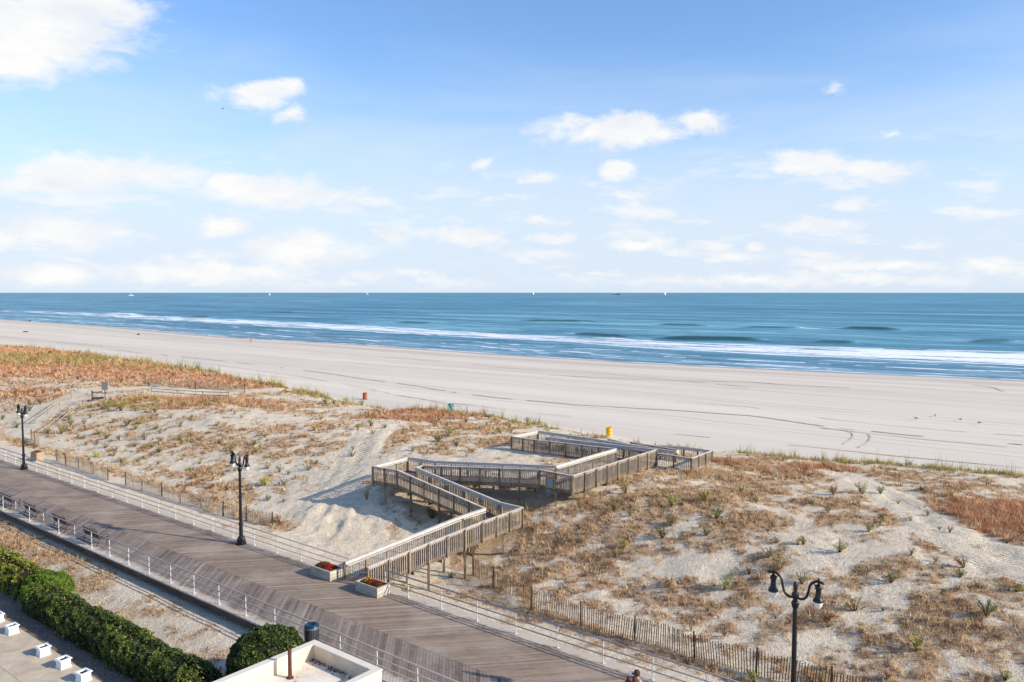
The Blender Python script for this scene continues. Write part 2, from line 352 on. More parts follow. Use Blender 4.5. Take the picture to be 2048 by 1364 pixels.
def sea_mat():
    m = bpy.data.materials.new('sea water'); m.use_nodes = True; g = NG(m.node_tree); b = m.node_tree.nodes['Principled BSDF']
    pos = g.n('ShaderNodeNewGeometry').outputs['Position']
    uv = g.map(pos, (1, 1, 1), (0, 0, 0), (0, 0, math.atan2(-UY, UX)))
    at = g.n('ShaderNodeAttribute', attribute_name='surf'); sp = g.n('ShaderNodeSeparateColor'); g.nt.links.new(at.outputs['Color'], sp.inputs[0])
    foam, shallow, face = sp.outputs[0], sp.outputs[1], sp.outputs[2]
    w1 = g.noise(g.map(uv, (.035, .16, 1)), 1, 6, .62, .3); w2 = g.noise(g.map(uv, (.008, .035, 1)), 1, 5, .6, .2); w3 = g.noise(g.map(uv, (.22, .7, 1)), 1, 4, .6)
    w4 = g.noise(g.map(uv, (.0012, .004, 1)), 1, 4, .6)
    w5 = g.noise(g.map(uv, (.0022, .016, 1)), 1, 7, .68, .3)
    c = g.mix(g.rng(w2, .38, .62), C(122, 182, 194), C(60, 128, 152))
    c = g.mix(g.m('MULTIPLY', g.rng(w5, .48, .60), .75), c, C(32, 100, 124))
    c = g.mix(g.m('MULTIPLY', g.rng(w5, .46, .36), .5), c, C(150, 204, 210))
    c = g.mix(g.m('MULTIPLY', g.rng(w4, .44, .58), .45), c, C(44, 116, 146))
    c = g.mix(g.m('MULTIPLY', g.rng(w1, .48, .62), .7), c, C(18, 76, 100))
    c = g.mix(g.m('MULTIPLY', g.rng(w3, .5, .68), .35), c, C(34, 104, 142))
    w6 = g.noise(g.map(uv, (.012, .10, 1)), 1, 8, .72, .3); w7 = g.noise(g.map(uv, (.004, .045, 1)), 1, 8, .74, .3)
    c = g.mix(g.m('MULTIPLY', g.rng(w6, .50, .62), .42), c, C(24, 90, 124))
    c = g.mix(g.m('MULTIPLY', g.rng(w7, .47, .38), .5), c, C(150, 204, 214))
    c = g.mix(g.m('MULTIPLY', shallow, .75), c, g.mix(g.rng(w1, .4, .6), C(150, 182, 192), C(84, 124, 142)))
    c = g.mix(face, c, C(44, 82, 82))
    fn = g.noise(g.map(uv, (.03, .34, 1)), 1, 8, .74, .5); fn2 = g.noise(g.map(uv, (.5, 1.6, 1)), 1, 3, .7)
    f = g.rng(g.m('ADD', foam, g.m('ADD', g.m('MULTIPLY', g.m('SUBTRACT', fn, .5), 1.9), g.m('MULTIPLY', g.m('SUBTRACT', fn2, .5), .8))), .42, .66)
    f = g.m('MULTIPLY', f, g.m('GREATER_THAN', foam, .04))
    c = g.mix(f, c, C(238, 241, 243))
    g.put(b.inputs['Base Color'], c); g.put(b.inputs['Roughness'], g.rng(f, 0, 1, .45, .9)); g.put(b.inputs['Specular IOR Level'], g.rng(f, 0, 1, .5, .1)); b.inputs['IOR'].default_value = 1.33
    bn = g.n('ShaderNodeBump'); bn.inputs['Strength'].default_value = .8; bn.inputs['Distance'].default_value = 1.0
    g.put(bn.inputs['Height'], g.m('ADD', g.m('MULTIPLY', w1, .8), g.m('MULTIPLY', w3, .25))); g.put(b.inputs['Normal'], bn.outputs[0])
    return m
M['sea'] = sea_mat()
# ------------------------------------------------------------------ mesh helpers
def tag(o, label=None, cat=None, group=None, kind=None):
    if label: o['label'] = label
    if cat: o['category'] = cat
    if group: o['group'] = group
    if kind: o['kind'] = kind
    return o
def empty(name, loc=(0, 0, 0), rz=0.0):
    o = bpy.data.objects.new(name, None); o.empty_display_size = .2; o.location = loc; o.rotation_euler[2] = rz; COL.objects.link(o); return o
def obj(name, mesh, parent=None, loc=None, rot=None):
    o = bpy.data.objects.new(name, mesh); COL.objects.link(o)
    if parent: o.parent = parent
    if loc is not None: o.location = loc
    if rot is not None: o.rotation_euler = rot
    return o
class MB:
    """mesh builder: plain vertex / face lists"""
    def __init__(s): s.v = []; s.f = []; s.mi = []; s.cur = 0
    def add(s, vs, fs):
        n = len(s.v); s.v += [tuple(q) for q in vs]; s.f += [tuple(i + n for i in f) for f in fs]; s.mi += [s.cur] * len(fs); return s
    def box(s, c, d, rz=0.0):
        hx, hy, hz = d[0] / 2, d[1] / 2, d[2] / 2; ca, sa = math.cos(rz), math.sin(rz); vs = []
        for z in (-hz, hz):
            for x, y in ((-hx, -hy), (hx, -hy), (hx, hy), (-hx, hy)):
                vs.append((c[0] + x * ca - y * sa, c[1] + x * sa + y * ca, c[2] + z))
        return s.add(vs, [(3, 2, 1, 0), (4, 5, 6, 7), (0, 1, 5, 4), (1, 2, 6, 5), (2, 3, 7, 6), (3, 0, 4, 7)])
    def beam(s, a, b, w, h, up=(0, 0, 1)):
        a = Vector(a); b = Vector(b); d = (b - a).normalized(); sd = d.cross(Vector(up))
        if sd.length < 1e-4: sd = Vector((1, 0, 0))
        sd.normalize(); u2 = sd.cross(d).normalized(); vs = []
        for p in (a, b):
            for i, j in ((-1, -1), (1, -1), (1, 1), (-1, 1)): vs.append(p + sd * (i * w / 2) + u2 * (j * h / 2))
        return s.add(vs, [(3, 2, 1, 0), (4, 5, 6, 7), (0, 1, 5, 4), (1, 2, 6, 5), (2, 3, 7, 6), (3, 0, 4, 7)])
    def tube(s, pts, r, n=8, cap=True):
        pts = [Vector(p) for p in pts]; rs = r if isinstance(r, (list, tuple)) else [r] * len(pts); vs = []; fs = []; pr = None
        for i, p in enumerate(pts):
            d = (pts[min(i + 1, len(pts) - 1)] - pts[max(i - 1, 0)]).normalized()
            if pr is None: pr = d.orthogonal().normalized()
            pr = (pr - d * pr.dot(d)).normalized(); q = d.cross(pr)
            for k in range(n):
                t = 2 * math.pi * k / n; vs.append(p + (pr * math.cos(t) + q * math.sin(t)) * rs[i])
        for i in range(len(pts) - 1):
            for k in range(n):
                a = i * n + k; b = i * n + (k + 1) % n; fs.append((a, b, b + n, a + n))
        if cap: fs.append(tuple(range(n - 1, -1, -1))); m = (len(pts) - 1) * n; fs.append(tuple(range(m, m + n)))
        return s.add(vs, fs)
    def lathe(s, prof, c=(0, 0, 0), n=16, cap=True, rz=0.0):
        vs = []; fs = []
        for r, z in prof:
            for k in range(n):
                t = 2 * math.pi * k / n + rz; vs.append((c[0] + r * math.cos(t), c[1] + r * math.sin(t), c[2] + z))
        for i in range(len(prof) - 1):
            for k in range(n):
                a = i * n + k; b = i * n + (k + 1) % n; fs.append((a, b, b + n, a + n))
        if cap: fs.append(tuple(range(n - 1, -1, -1))); m = (len(prof) - 1) * n; fs.append(tuple(range(m, m + n)))
        return s.add(vs, fs)
    def mesh(s, name, *mats, smooth=False):
        me = bpy.data.meshes.new(name); me.from_pydata(s.v, [], s.f)
        for m in mats: me.materials.append(m)
        if len(mats) > 1: me.polygons.foreach_set('material_index', s.mi)
        if smooth: me.polygons.foreach_set('use_smooth', [True] * len(me.polygons))
        me.update(); return me
    def obj(s, name, mats, parent=None, smooth=False, loc=None, rot=None):
        if not isinstance(mats, (list, tuple)): mats = [mats]
        return obj(name, s.mesh(name, *mats, smooth=smooth), parent, loc, rot)
def np_mesh(name, V, F, mat_, tint=None, attr='tint', smooth=False):
    """V (n,3), F (m,k) arrays"""
    V = np.asarray(V, np.float32); F = np.asarray(F, np.int32); k = F.shape[1]
    me = bpy.data.meshes.new(name); me.vertices.add(len(V)); me.vertices.foreach_set('co', V.ravel())
    me.loops.add(F.size); me.loops.foreach_set('vertex_index', F.ravel()); me.polygons.add(len(F))
    me.polygons.foreach_set('loop_start', np.arange(0, F.size, k, dtype=np.int32)); me.polygons.foreach_set('loop_total', np.full(len(F), k, np.int32))
    if smooth: me.polygons.foreach_set('use_smooth', np.ones(len(F), bool))
    me.materials.append(mat_); me.update(calc_edges=True)
    if tint is not None:
        a = me.color_attributes.new(attr, 'FLOAT_COLOR', 'POINT'); T = np.ones((len(V), 4), np.float32); T[:, :3] = tint; a.data.foreach_set('color', T.ravel())
    return me
def copy_tree(o, parent=None):
    c = o.copy(); COL.objects.link(c)
    if parent: c.parent = parent
    for ch in list(o.children): copy_tree(ch, c)
    return c
def hz(x, y): return float(height(np.array([x]), np.array([y]))[0])
# ------------------------------------------------------------------ plant cover: (x, y, half-size x, half-size y, kind, density); kind 0 dry brown, 1 red, 2 green-olive
def seg_d(px, py, pts):
    best = np.full(np.shape(px), 1e9)
    for (x0, y0), (x1, y1) in zip(pts[:-1], pts[1:]):
        dx, dy = x1 - x0, y1 - y0; t = np.clip(((px - x0) * dx + (py - y0) * dy) / (dx * dx + dy * dy), 0, 1)
        best = np.minimum(best, np.hypot(px - x0 - t * dx, py - y0 - t * dy))
    return best
PATCH = [(-110.50, 176.50, 50, 24, 1, 0.85), (-90.93, 160.42, 34, 16, 2, 0.8), (-70.88, 142.29, 20, 9, 1, 0.9), (-96.03, 154.05, 40, 14, 1, 0.8), (-7.70, 59.58, 4, 2.2, 0, 1.2), (-5.61, 57.49, 3, 2, 0, 1.2), (-9.82, 61.10, 4, 2, 0, 1), (-10.86, 60.37, 3, 1.5, 0, 0.7), (-3.50, 58.86, 4, 2.5, 0, 1.1), (-0.15, 57.74, 4, 2.5, 0, 1.2), (2.70, 55.96, 3, 2, 0, 1.2), (-19.77, 73.88, 5, 3, 0, 0.8), (-24.55, 80.45, 8, 4, 0, 0.5), (-15.09, 73.81, 8, 4, 0, 0.6), (-7.71, 74.52, 9, 5, 0, 0.55), (-3.83, 82.02, 6, 4, 0, 0.65), (-0.65, 73.70, 5, 4, 0, 0.6), (-9.82, 89.58, 7, 4, 1, 1.1), (-14.68, 99.69, 5, 2.5, 1, 0.7), (4.21, 52.68, 4, 4, 0, 1), (2.17, 51.67, 4, 4, 0, 1), (5.79, 55.02, 5, 4, 0, 0.9), (4.78, 48.11, 4.5, 4, 0, 0.95), (6.72, 48.90, 4, 4, 0, 0.6), (2.60, 47.43, 4, 3, 0, 0.7), (11.38, 55.13, 7, 4, 0, 0.95), (9.44, 58.27, 4, 3, 0, 1), (14.24, 59.88, 4, 2.5, 0, 1), (16.33, 56.56, 6, 4, 0, 0.85), (14.86, 49.17, 2.6, 1.6, 0, 1), (12.98, 46.82, 2.5, 1.5, 0, 0.6), (21.23, 62.65, 4.5, 3, 0, 1), (23.72, 62.96, 4.5, 2, 1, 1), (26.40, 59.95, 6, 2.5, 0, 0.8), (30.55, 58.43, 7, 2, 0, 0.7), (30.14, 49.18, 5, 4.5, 1, 1.2), (28.46, 51.25, 5, 3, 0, 0.9), (32.27, 56.25, 6, 2.5, 0, 0.7), (22.94, 50.52, 5, 3, 0, 0.7), (17.37, 64.52, 2.2, 1.2, 1, 1.1), (20.25, 51.86, 5, 3, 0, 0.7), (26.86, 43.26, 5, 3, 0, 0.5), (22.63, 40.50, 4, 3, 0, 0.55), (20.52, 38.88, 4, 2, 0, 0.6), (16.00, 36.93, 4, 2, 0, 0.5), (21.06, 36.30, 6, 4, 0, 0.65), (24.53, 38.19, 4, 4, 0, 0.6), (11.90, 43.79, 3, 2, 0, 0.55), (8.09, 42.80, 4, 2, 0, 0.6), (6.11, 44.30, 3, 2, 0, 0.8), (14.05, 41.03, 3, 2, 0, 0.4), (15.38, 39.04, 3, 2, 0, 0.6), (16.86, 34.73, 4, 2, 0, 0.6), (-85.66, 141.62, 40, 16, 1, 1.1), (-69.28, 133.96, 24, 10, 1, 1), (-54.82, 125.80, 16, 8, 1, 1), (-43.39, 118.30, 14, 7, 1, 1.1), (-33.64, 115.36, 9, 5, 1, 0.8), (-73.46, 121.32, 14, 6, 0, 0.6), (-70.34, 112.55, 9, 4, 1, 1), (-48.49, 99.59, 7, 3, 2, 0.7), (-42.26, 96.79, 7, 3, 2, 0.4), (-42.85, 101.09, 11, 4, 1, 0.7), (-35.02, 96.99, 10, 4, 1, 0.7), (-29.59, 93.29, 7, 3, 0, 0.6), (-58.22, 92.91, 5, 3, 0, 0.9), (-60.46, 108.78, 6, 3, 1, 0.6), (-70.44, 110.45, 6, 4, 0, 0.6), (-65.11, 143.34, 16, 5, 2, 0.6), (-46.10, 140.16, 14, 5, 2, 1), (-53.86, 144.46, 10, 4, 2, 0.9), (-24.90, 108.80, 10, 3, 2, 0.6), (-105.78, 193.12, 25, 6, 2, 0.8), (-29.21, 115.00, 5, 3, 1, 0.8), (-28.55, 70.08, 3, 2, 0, 0.8), (-28.25, 66.18, 3, 2, 0, 0.8), (-24.47, 66.17, 4, 2, 0, 0.8), (-32.74, 71.50, 3, 2, 0, 0.4), (-21.66, 62.81, 3, 2, 0, 0.6), (-45.72, 90.25, 7, 3, 0, 0.4), (-32.15, 81.69, 6, 3, 0, 0.5), (-35.11, 80.16, 5, 2, 0, 0.4), (-26.37, 78.26, 5, 3, 0, 0.5), (-0.79, 51.52, 3, 2.5, 0, 0.6), (-7.56, 58.47, 5, 2.6, 0, 0.65), (-9.41, 60.89, 3, 2, 0, 0.6), (-6.81, 55.31, 3, 1.6, 0, 0.5), (0.56, 54.81, 3, 2, 0, 0.7), (-3.44, 57.82, 3, 2, 2, 0.6), (0.94, 57.29, 3, 2, 2, 0.7), (3.35, 54.98, 3, 2, 0, 0.8), (-2.10, 51.54, 2.5, 2, 0, 1), (-4.80, 52.43, 2, 2, 0, 0.6)]
PATH = [(-56.08, 87.66), (-58.29, 95.98), (-59.60, 102.50), (-59.50, 108.28), (-57.66, 111.34), (-51.88, 114.04), (-41.36, 108.92), (-32.65, 111.95), (-29.28, 121.34)]
RUTS = [[(24.75, 61.53), (25.31, 57.45), (25.04, 51.57), (24.39, 46.49), (24.97, 43.32), (26.24, 40.13)], [(25.98, 60.76), (26.71, 54.32), (26.14, 48.11), (26.72, 44.90), (27.89, 42.30)], [(-14.44, 77.90), (-14.64, 71.57), (-14.04, 66.46), (-14.63, 61.77)], [(-12.59, 81.86), (-12.41, 70.45), (-12.65, 65.83), (-12.81, 60.54)], [(-7.71, 74.52), (-9.81, 69.35), (-11.73, 65.31), (-12.86, 62.73)]]
def cover_at(x, y):
    """plant cover (0..1+) and redness at world points"""
    u, v = UV(x, y)
    n = fbm(x / 3.0, y / 2.2, 41, 4); n2 = fbm(x / .9, y / .9, 43, 2)
    base = .24 + .07 * sst(-44, -52, u)
    c = base
    red = 0 * x; grn = 0 * x; br = 0 * x
    for (px, py, rx, ry, k, dn) in PATCH:
        g = (.76 * dn if k == 0 else dn) * np.exp(-(((x - px) / rx) ** 2 + ((y - py) / ry) ** 2) ** 1.4)
        if k == 1: red = np.maximum(red, g)
        elif k == 2: grn = np.maximum(grn, g)
        br = np.maximum(br, g)
    c = c + br
    n3 = fbm(x / .45, y / .45, 47, 2); c = np.minimum(c, .95) + (n - .5) * 1.1 + (n2 - .5) * 1.25 + (n3 - .5) * .8
    ve = edge_v(u) + 1.6 * (fbm(u / 4, u * 0, 19, 3) - .5)
    strip = np.exp(-((v - ve + 1.2) / 2.4) ** 2) * np.where(u > -28, .75, .35)      # beach grass along the seaward edge
    c = np.maximum(c, strip * (n2 + .25)); grn = np.maximum(grn, strip)
    c = c * sst(ve + .6, ve - .8, v)
    c = c * (1 - .97 * sst(2.3, 1.3, seg_d(x, y, PATH)))
    for r in RUTS: c = c * (1 - .7 * sst(1.4, .6, seg_d(x, y, r)))
    ax, ay = -24.0, 52.0
    bare = np.exp(-((u + 46.5) / 6.5) ** 2 - ((v - 37) / 3.4) ** 2); c = c - 1.0 * bare
    # landward garden strip
    g = sst(22.3, 21.6, v) * sst(18.0, 18.8, v)
    gc = (.33 + .5 * sst(-50, -65, u) + (n - .5) * 1.8 + (n2 - .5) * .8)
    c = np.where(v < 24, g * gc, np.where(v < 33.2, np.where(v > 29.4, .12 + (n2 - .5) * 1.0 + (n - .5) * .7 + .75 * np.exp(-((v - 33.7) / .8) ** 2) * np.where((u > -47) & (u < -31), -.5, 1), 0), np.maximum(c, (.8 * n2 + .45) * np.exp(-((v - 33.9) / 1.0) ** 2) * np.where((u > -47) & (u < -31), 0, 1))))
    return np.clip(c, 0, 1.3), np.clip(red, 0, 1), np.clip(grn, 0, 1)
# ------------------------------------------------------------------ ground
def ax(spans):
    o = []
    for a, b, st in spans: o.append(np.arange(a, b, st))
    o.append(np.array([spans[-1][1]])); return np.concatenate(o)
def grid_mesh(name, us, vs, zf, m, smooth=True):
    U, V = np.meshgrid(us, vs, indexing='ij'); Z = zf(U, V)
    X = U * UX - V * UY; Y = U * UY + V * UX
    P = np.stack([X.ravel(), Y.ravel(), Z.ravel()], 1); nu, nv = len(us), len(vs)
    i = np.arange(nu - 1)[:, None] * nv + np.arange(nv - 1)[None, :]
    F = np.stack([i, i + nv, i + nv + 1, i + 1], -1).reshape(-1, 4)
    return U, V, X, Y, P, F
us = ax([(-1500, -300, 30), (-300, -130, 3), (-130, -80, .7), (-80, 8, .25), (8, 40, .6), (40, 400, 15)])
vs_ = ax([(-60, 10, 8), (10, 17, 1), (17, 31, .4), (31, 58, .22), (58, 80, .35), (80, 100, 1), (100, 235, 3)])
U, V, X, Y, P_, F_ = grid_mesh('g', us, vs_, height_uv, None)
cv, rd, gr = cover_at(X.ravel(), Y.ravel())
ve_ = edge_v(U) + 1.6 * (fbm(U / 4, U * 0, 19, 3) - .5)
bch = sst(ve_ - .8, ve_ + .8, V).ravel(); shd = (shore_v(U) - V).ravel() + 3 * (fbm(U / 8, U * 0, 77, 3) - .5).ravel()
wet = np.clip(sst(15, 7, shd) * .75 + .35 * np.exp(-((shd - 26) / 6) ** 2), 0, 1) * (shd > -5)
me = np_mesh('sand_ground', P_, F_, M['sand'], np.stack([np.clip(cv, 0, 1), bch, wet], 1), 'cover', True)
ra = me.attributes.new('rut', 'FLOAT', 'POINT'); rut = np.zeros(X.size)
for r in RUTS:
    dd = seg_d(X.ravel(), Y.ravel(), r); rut = np.maximum(rut, .55 * sst(.42, .2, np.abs(dd - .85)))
ra.data.foreach_set('value', (rut * (fbm(X / 2, Y / 2, 8, 2).ravel() > .36)).astype(np.float32))
co = np.empty(X.size * 3, np.float32); me.vertices.foreach_get('co', co); co = co.reshape(-1, 3); co[:, 2] -= .035 * rut; me.vertices.foreach_set('co', co.ravel())
ground = obj('sand_ground', me); tag(ground, 'pale sand of the dunes and the wide groomed beach', kind='structure')
# ------------------------------------------------------------------ sea
def swell(U, D):
    z = 0 * U; foam = 0 * U; face = 0 * U
    #  offshore distance, crest height, from u, to u, breaking strength
    for i, (u0, u1, d0, d1, a) in enumerate([(-147, -102, 89, 108, 1.15), (-191, -148, 102, 92, 0.9), (-118, -88, 228, 224, 1.1), (-160, -133, 208, 223, 0.6), (-92, -76, 105, 109, 0.9), (-208, -179, 206, 214, 0.8), (-50, -36, 143, 148, 0.8), (-304, -252, 206, 230, 0.9), (-343, -308, 139, 143, 0.7), (-1378, -1290, 399, 392, 0.7), (-885, -796, 177, 158, 0.8), (-682, -593, 108, 105, 0.9), (-546, -500, 113, 107, 0.9), (-616, -566, 227, 223, 0.8), (-644, -568, 309, 315, 0.8), (-106, -69, 357, 362, 0.7), (-444, -400, 348, 363, 0.6), (-233, -185, 399, 420, 0.6), (-1082, -1028, 167, 170, 0.7)]):
        dc = np.interp(U, [u0, u1], [d0, d1]) if u0 < u1 else d0
        L = max(abs(u1 - u0), 10) * .3; wd = 3.2 + d0 / 60
        e = sst(u0 - 2, u0 + L, U) * sst(u1 + 2, u1 - L, U); t = D - dc - 3 * (fbm(U / 30, U * 0 + i, 50 + i, 3) - .5)
        z = z + 1.35 * e * a * np.exp(-(t / wd) ** 2); face = np.maximum(face, e * a * np.exp(-((t + wd * .7) / (wd * .7)) ** 2))
    # the white cap on the outer wave and one far on the left
    for (cu, cd, ru, rd_, k) in [(-130.4, 221.5, 9, 2.2, 1), (-1285.6, 324.7, 14, 3, 0.9), (-191.0, 106.6, 7, 2.5, 0.9), (-179.4, 106.1, 9, 2.5, 0.9), (-561.2, 99.4, 9, 2.5, 0.9), (-541.4, 100.9, 12, 2.5, 0.9), (-60.9, 212.4, 3, 2, 0.4)]:
        foam = np.maximum(foam, k * np.exp(-((U - cu) / ru) ** 2 - ((D - cd) / rd_) ** 2))
    w = 10 * (fbm(U / 30, U * 0, 71, 4) - .5)
    amp = np.interp(U, [-600, -300, -120, -60, -20, 60], [.8, .85, .85, .95, 1, 1.0])
    main = np.interp(U, [-847.9, -750.2, -651.0, -529.5, -442.7, -356.7, -311.7, -269.1, -232.8, -201.4, -179.8, -156.2, -132.3, -113.6, -97.3, -75.7, -55.8, -31.4], [89.0, 95.3, 93.9, 82.4, 82.2, 80.4, 82.4, 81.1, 73.8, 67.9, 73.0, 72.7, 66.9, 65.5, 66.3, 66.9, 67.1, 64.4]); wid = np.interp(U, [-847.9, -750.2, -651.0, -529.5, -442.7, -356.7, -311.7, -269.1, -232.8, -201.4, -179.8, -156.2, -132.3, -113.6, -97.3, -75.7, -55.8, -31.4], [16.5, 15.5, 17.6, 17.3, 20.6, 22.1, 20.1, 18.0, 16.2, 14.8, 14.5, 16.5, 17.6, 19.2, 21.1, 25.4, 27.1, 30.1])
    w = 6 * (fbm(U / 20, U * 0, 71, 4) - .5)
    t = D - main - w
    foam = np.maximum(foam, amp * (.42 + .66 * fbm(U / 16, D / 5, 72, 3)) * np.exp(-(np.abs(t) / wid) ** 3))
    foam = np.maximum(foam, .95 * np.exp(-((t + wid * .85) / 1.6) ** 2) * (fbm(U / 12, U * 0, 73, 3) > .30))
    foam = np.maximum(foam, .95 * np.exp(-((t - wid * .8) / 1.8) ** 2) * (fbm(U / 14, U * 0, 79, 3) > .36))
    t2 = D - 21 - 7 * (fbm(U / 22, U * 0, 74, 3) - .5)
    foam = np.maximum(foam, .75 * np.exp(-(t2 / 1.5) ** 2) * (fbm(U / 10, U * 0, 75, 3) > np.where(U < -60, .44, .56)))
    for i_, (dd, k_) in enumerate([(30, .7), (12, .6), (7, .5)]):
        t4 = D - dd * np.interp(U, [-400, -60], [1.5, 1.0]) - 8 * (fbm(U / 16, U * 0, 90 + i_, 3) - .5); foam = np.maximum(foam, k_ * np.exp(-(t4 / 1.3) ** 2) * (fbm(U / 9, U * 0, 95 + i_, 3) > .50))
    foam = np.maximum(foam, .26 * sst(2, 8, D) * sst(main + wid, main - 4, D))
    t3 = D - .9 - 3.0 * (fbm(U / 8, U * 0, 76, 3) - .5)
    foam = np.maximum(foam, .78 * np.exp(-(t3 / 1.0) ** 2) * (.4 + fbm(U / 5, U * 0, 78, 3)))
    return z, foam, face
su = ax([(-60000, -8000, 8000), (-8000, -1500, 900), (-1500, -600, 20), (-600, -260, 3), (-260, 110, 1.0), (110, 400, 20), (400, 4000, 400), (4000, 60000, 8000)])
sd_ = ax([(-6, 60, .5), (60, 270, 1.1), (270, 600, 12), (600, 4000, 200), (4000, 60000, 7000)])
Us, Ds = np.meshgrid(su, sd_, indexing='ij'); Vs = Ds + shore_v(Us)
zz, fo, fc = swell(Us, Ds)
nearm = sst(300, 250, Ds) * sst(-1500, -600, Us) * sst(400, 110, Us)
zz = zz * nearm + (.18 * (fbm(Us / 9, Ds / 3, 80, 3) - .5)) * nearm * sst(0, 8, Ds)
Zs = SEA_Z + .02 + zz * sst(3, 12, Ds)
Xs = Us * UX - Vs * UY; Ys = Us * UY + Vs * UX
i = np.arange(len(su) - 1)[:, None] * len(sd_) + np.arange(len(sd_) - 1)[None, :]
Fs = np.stack([i, i + len(sd_), i + len(sd_) + 1, i + 1], -1).reshape(-1, 4)
sea = obj('sea', np_mesh('sea', np.stack([Xs.ravel(), Ys.ravel(), Zs.ravel()], 1), Fs, M['sea'], np.stack([(fo * nearm).ravel(), (np.exp(-np.maximum(Ds, 0) / 26)).ravel(), (fc * nearm).ravel()], 1), 'surf', True))
tag(sea, 'blue sea with lines of white surf', kind='structure')
# ------------------------------------------------------------------ boardwalk
V_NEAR, V_FAR, V_SEAM = 22.02, 29.55, 25.25           # deck edges and the seam of the herringbone
RAIL_N, RAIL_F = 22.30, 29.12
U0, U1 = -135.0, 12.0
bw = MB()
bw.beam(W(U0, V_NEAR + .06, -.20), W(U1, V_NEAR + .06, -.20), .10, .28); bw.beam(W(U0, V_FAR - .06, -.20), W(U1, V_FAR - .06, -.20), .10, .28)
for vv in (23.2, 24.6, 25.9, 27.3, 28.5): bw.beam(W(U0, vv, -.20), W(U1, vv, -.20), .12, .26)
board = bw.obj('boardwalk', M['fascia']); tag(board, 'wooden boardwalk laid in a herringbone of grey planks', kind='structure')
pm = MB()
for k in range(50):
    u = U0 + 1 + k * 3.0
    for vv in (22.5, 25.3, 29.0): pm.box(W(u, vv, -.95), (.28, .28, 1.3), math.atan2(UY, UX))
    pm.beam(W(u, V_NEAR + .7, -.46), W(u, V_FAR - .14, -.46), .2, .24)
tag(pm.obj('piling', M['pile'], board), kind='stuff')
ANG = R(47.5); PITCH_U = .198; GAP = .012
def plank_mesh(name, dv, sign, m, jit=0.0):
    """parallelogram plank from v=0 to v=dv, leaning along u by sign"""
    du = dv / math.tan(ANG) * sign; w = PITCH_U - GAP; vs = []
    for z in (-.045 + jit, jit):
        for (u, v) in ((0, 0), (w, 0), (w + du, dv), (du, dv)): vs.append(W(u, v, z))
    b = MB(); b.add(vs, [(3, 2, 1, 0), (4, 5, 6, 7), (0, 1, 5, 4), (1, 2, 6, 5), (2, 3, 7, 6), (3, 0, 4, 7)]); return b
land_v, sea_v = V_SEAM - V_NEAR - .006, V_FAR - V_SEAM - .006
# landward planks run towards the sea and to the left, seaward planks lean the other way
lm = [plank_mesh('plank', land_v, -1, None, j).mesh('plank', M['plank_land']) for j in (0, .004, -.004)]
sm_ = [plank_mesh('plank', sea_v, 1, None, j).mesh('plank', M['plank_sea']) for j in (0, .004, -.004)]
duL = land_v / math.tan(ANG); duS = sea_v / math.tan(ANG)
NEAR_U = -45.0
def plank_row(n0, n1, side, parts):
    far = MB()
    for k in range(n0, n1):
        u = k * PITCH_U
        if side == 0: o_u, o_v, ms = u + duL, V_NEAR, lm
        else: o_u, o_v, ms = u, V_SEAM + .006, sm_
        if parts: obj('plank', ms[(k * 7 + k // 3) % 3], board, W(o_u, o_v, 0))
        else:
            b = plank_mesh('', land_v if side == 0 else sea_v, -1 if side == 0 else 1, None, (0, .004, -.004)[k % 3]); ox, oy, _ = W(o_u, o_v, 0)
            far.add([(x + ox, y + oy, z) for x, y, z in b.v], b.f)
    if not parts: tag(far.obj('planking', M['plank_land' if side == 0 else 'plank_sea'], board), kind='stuff')
kf = lambda u: int(u / PITCH_U)
plank_row(kf(-135), kf(-44), 0, False); plank_row(kf(-44), kf(-14.4), 0, True); plank_row(kf(-14.4), kf(12), 0, False)
plank_row(kf(-135), kf(-46), 1, False); plank_row(kf(-46), kf(-16.4), 1, True); plank_row(kf(-16.4), kf(12), 1, False)
# ------------------------------------------------------------------ garden terrace
TZ = -1.10
tb = MB(); tb.add([W(-70, 4, TZ), W(-27, 4, TZ), W(-27, 15.6, TZ), W(-70, 15.6, TZ), W(-70, 4, TZ - .4), W(-27, 4, TZ - .4), W(-27, 15.6, TZ - .4), W(-70, 15.6, TZ - .4)], [(0, 1, 2, 3), (7, 6, 5, 4), (0, 4, 5, 1), (1, 5, 6, 2), (2, 6, 7, 3), (3, 7, 4, 0)])
terr = tb.obj('terrace_base', M['mulch']); tag(terr, 'bed under the concrete garden terrace', kind='structure')
for a in range(14):
    for b_ in range(5):
        w_, d_ = 2.9, 2.2; c = W(-69 + a * 3 + 1.5, 15.55 - b_ * 2.25 - 1.1, TZ + .03)
        s = MB(); s.box((0, 0, 0), (w_ + .08, d_ + .03, .06)); obj('slab', s.mesh('slab', M['terrace']), terr, c, (0, 0, math.atan2(UY, UX)))
mb = MB(); mb.add([W(-70, 15.62, TZ - .02), W(-26, 15.62, TZ - .02), W(-26, 18.8, TZ + .0), W(-70, 18.8, TZ + .0)], [(0, 1, 2, 3)])
tag(mb.obj('mulch_bed', M['mulch']), 'dark mulch bed between the terrace and the hedge', kind='structure')
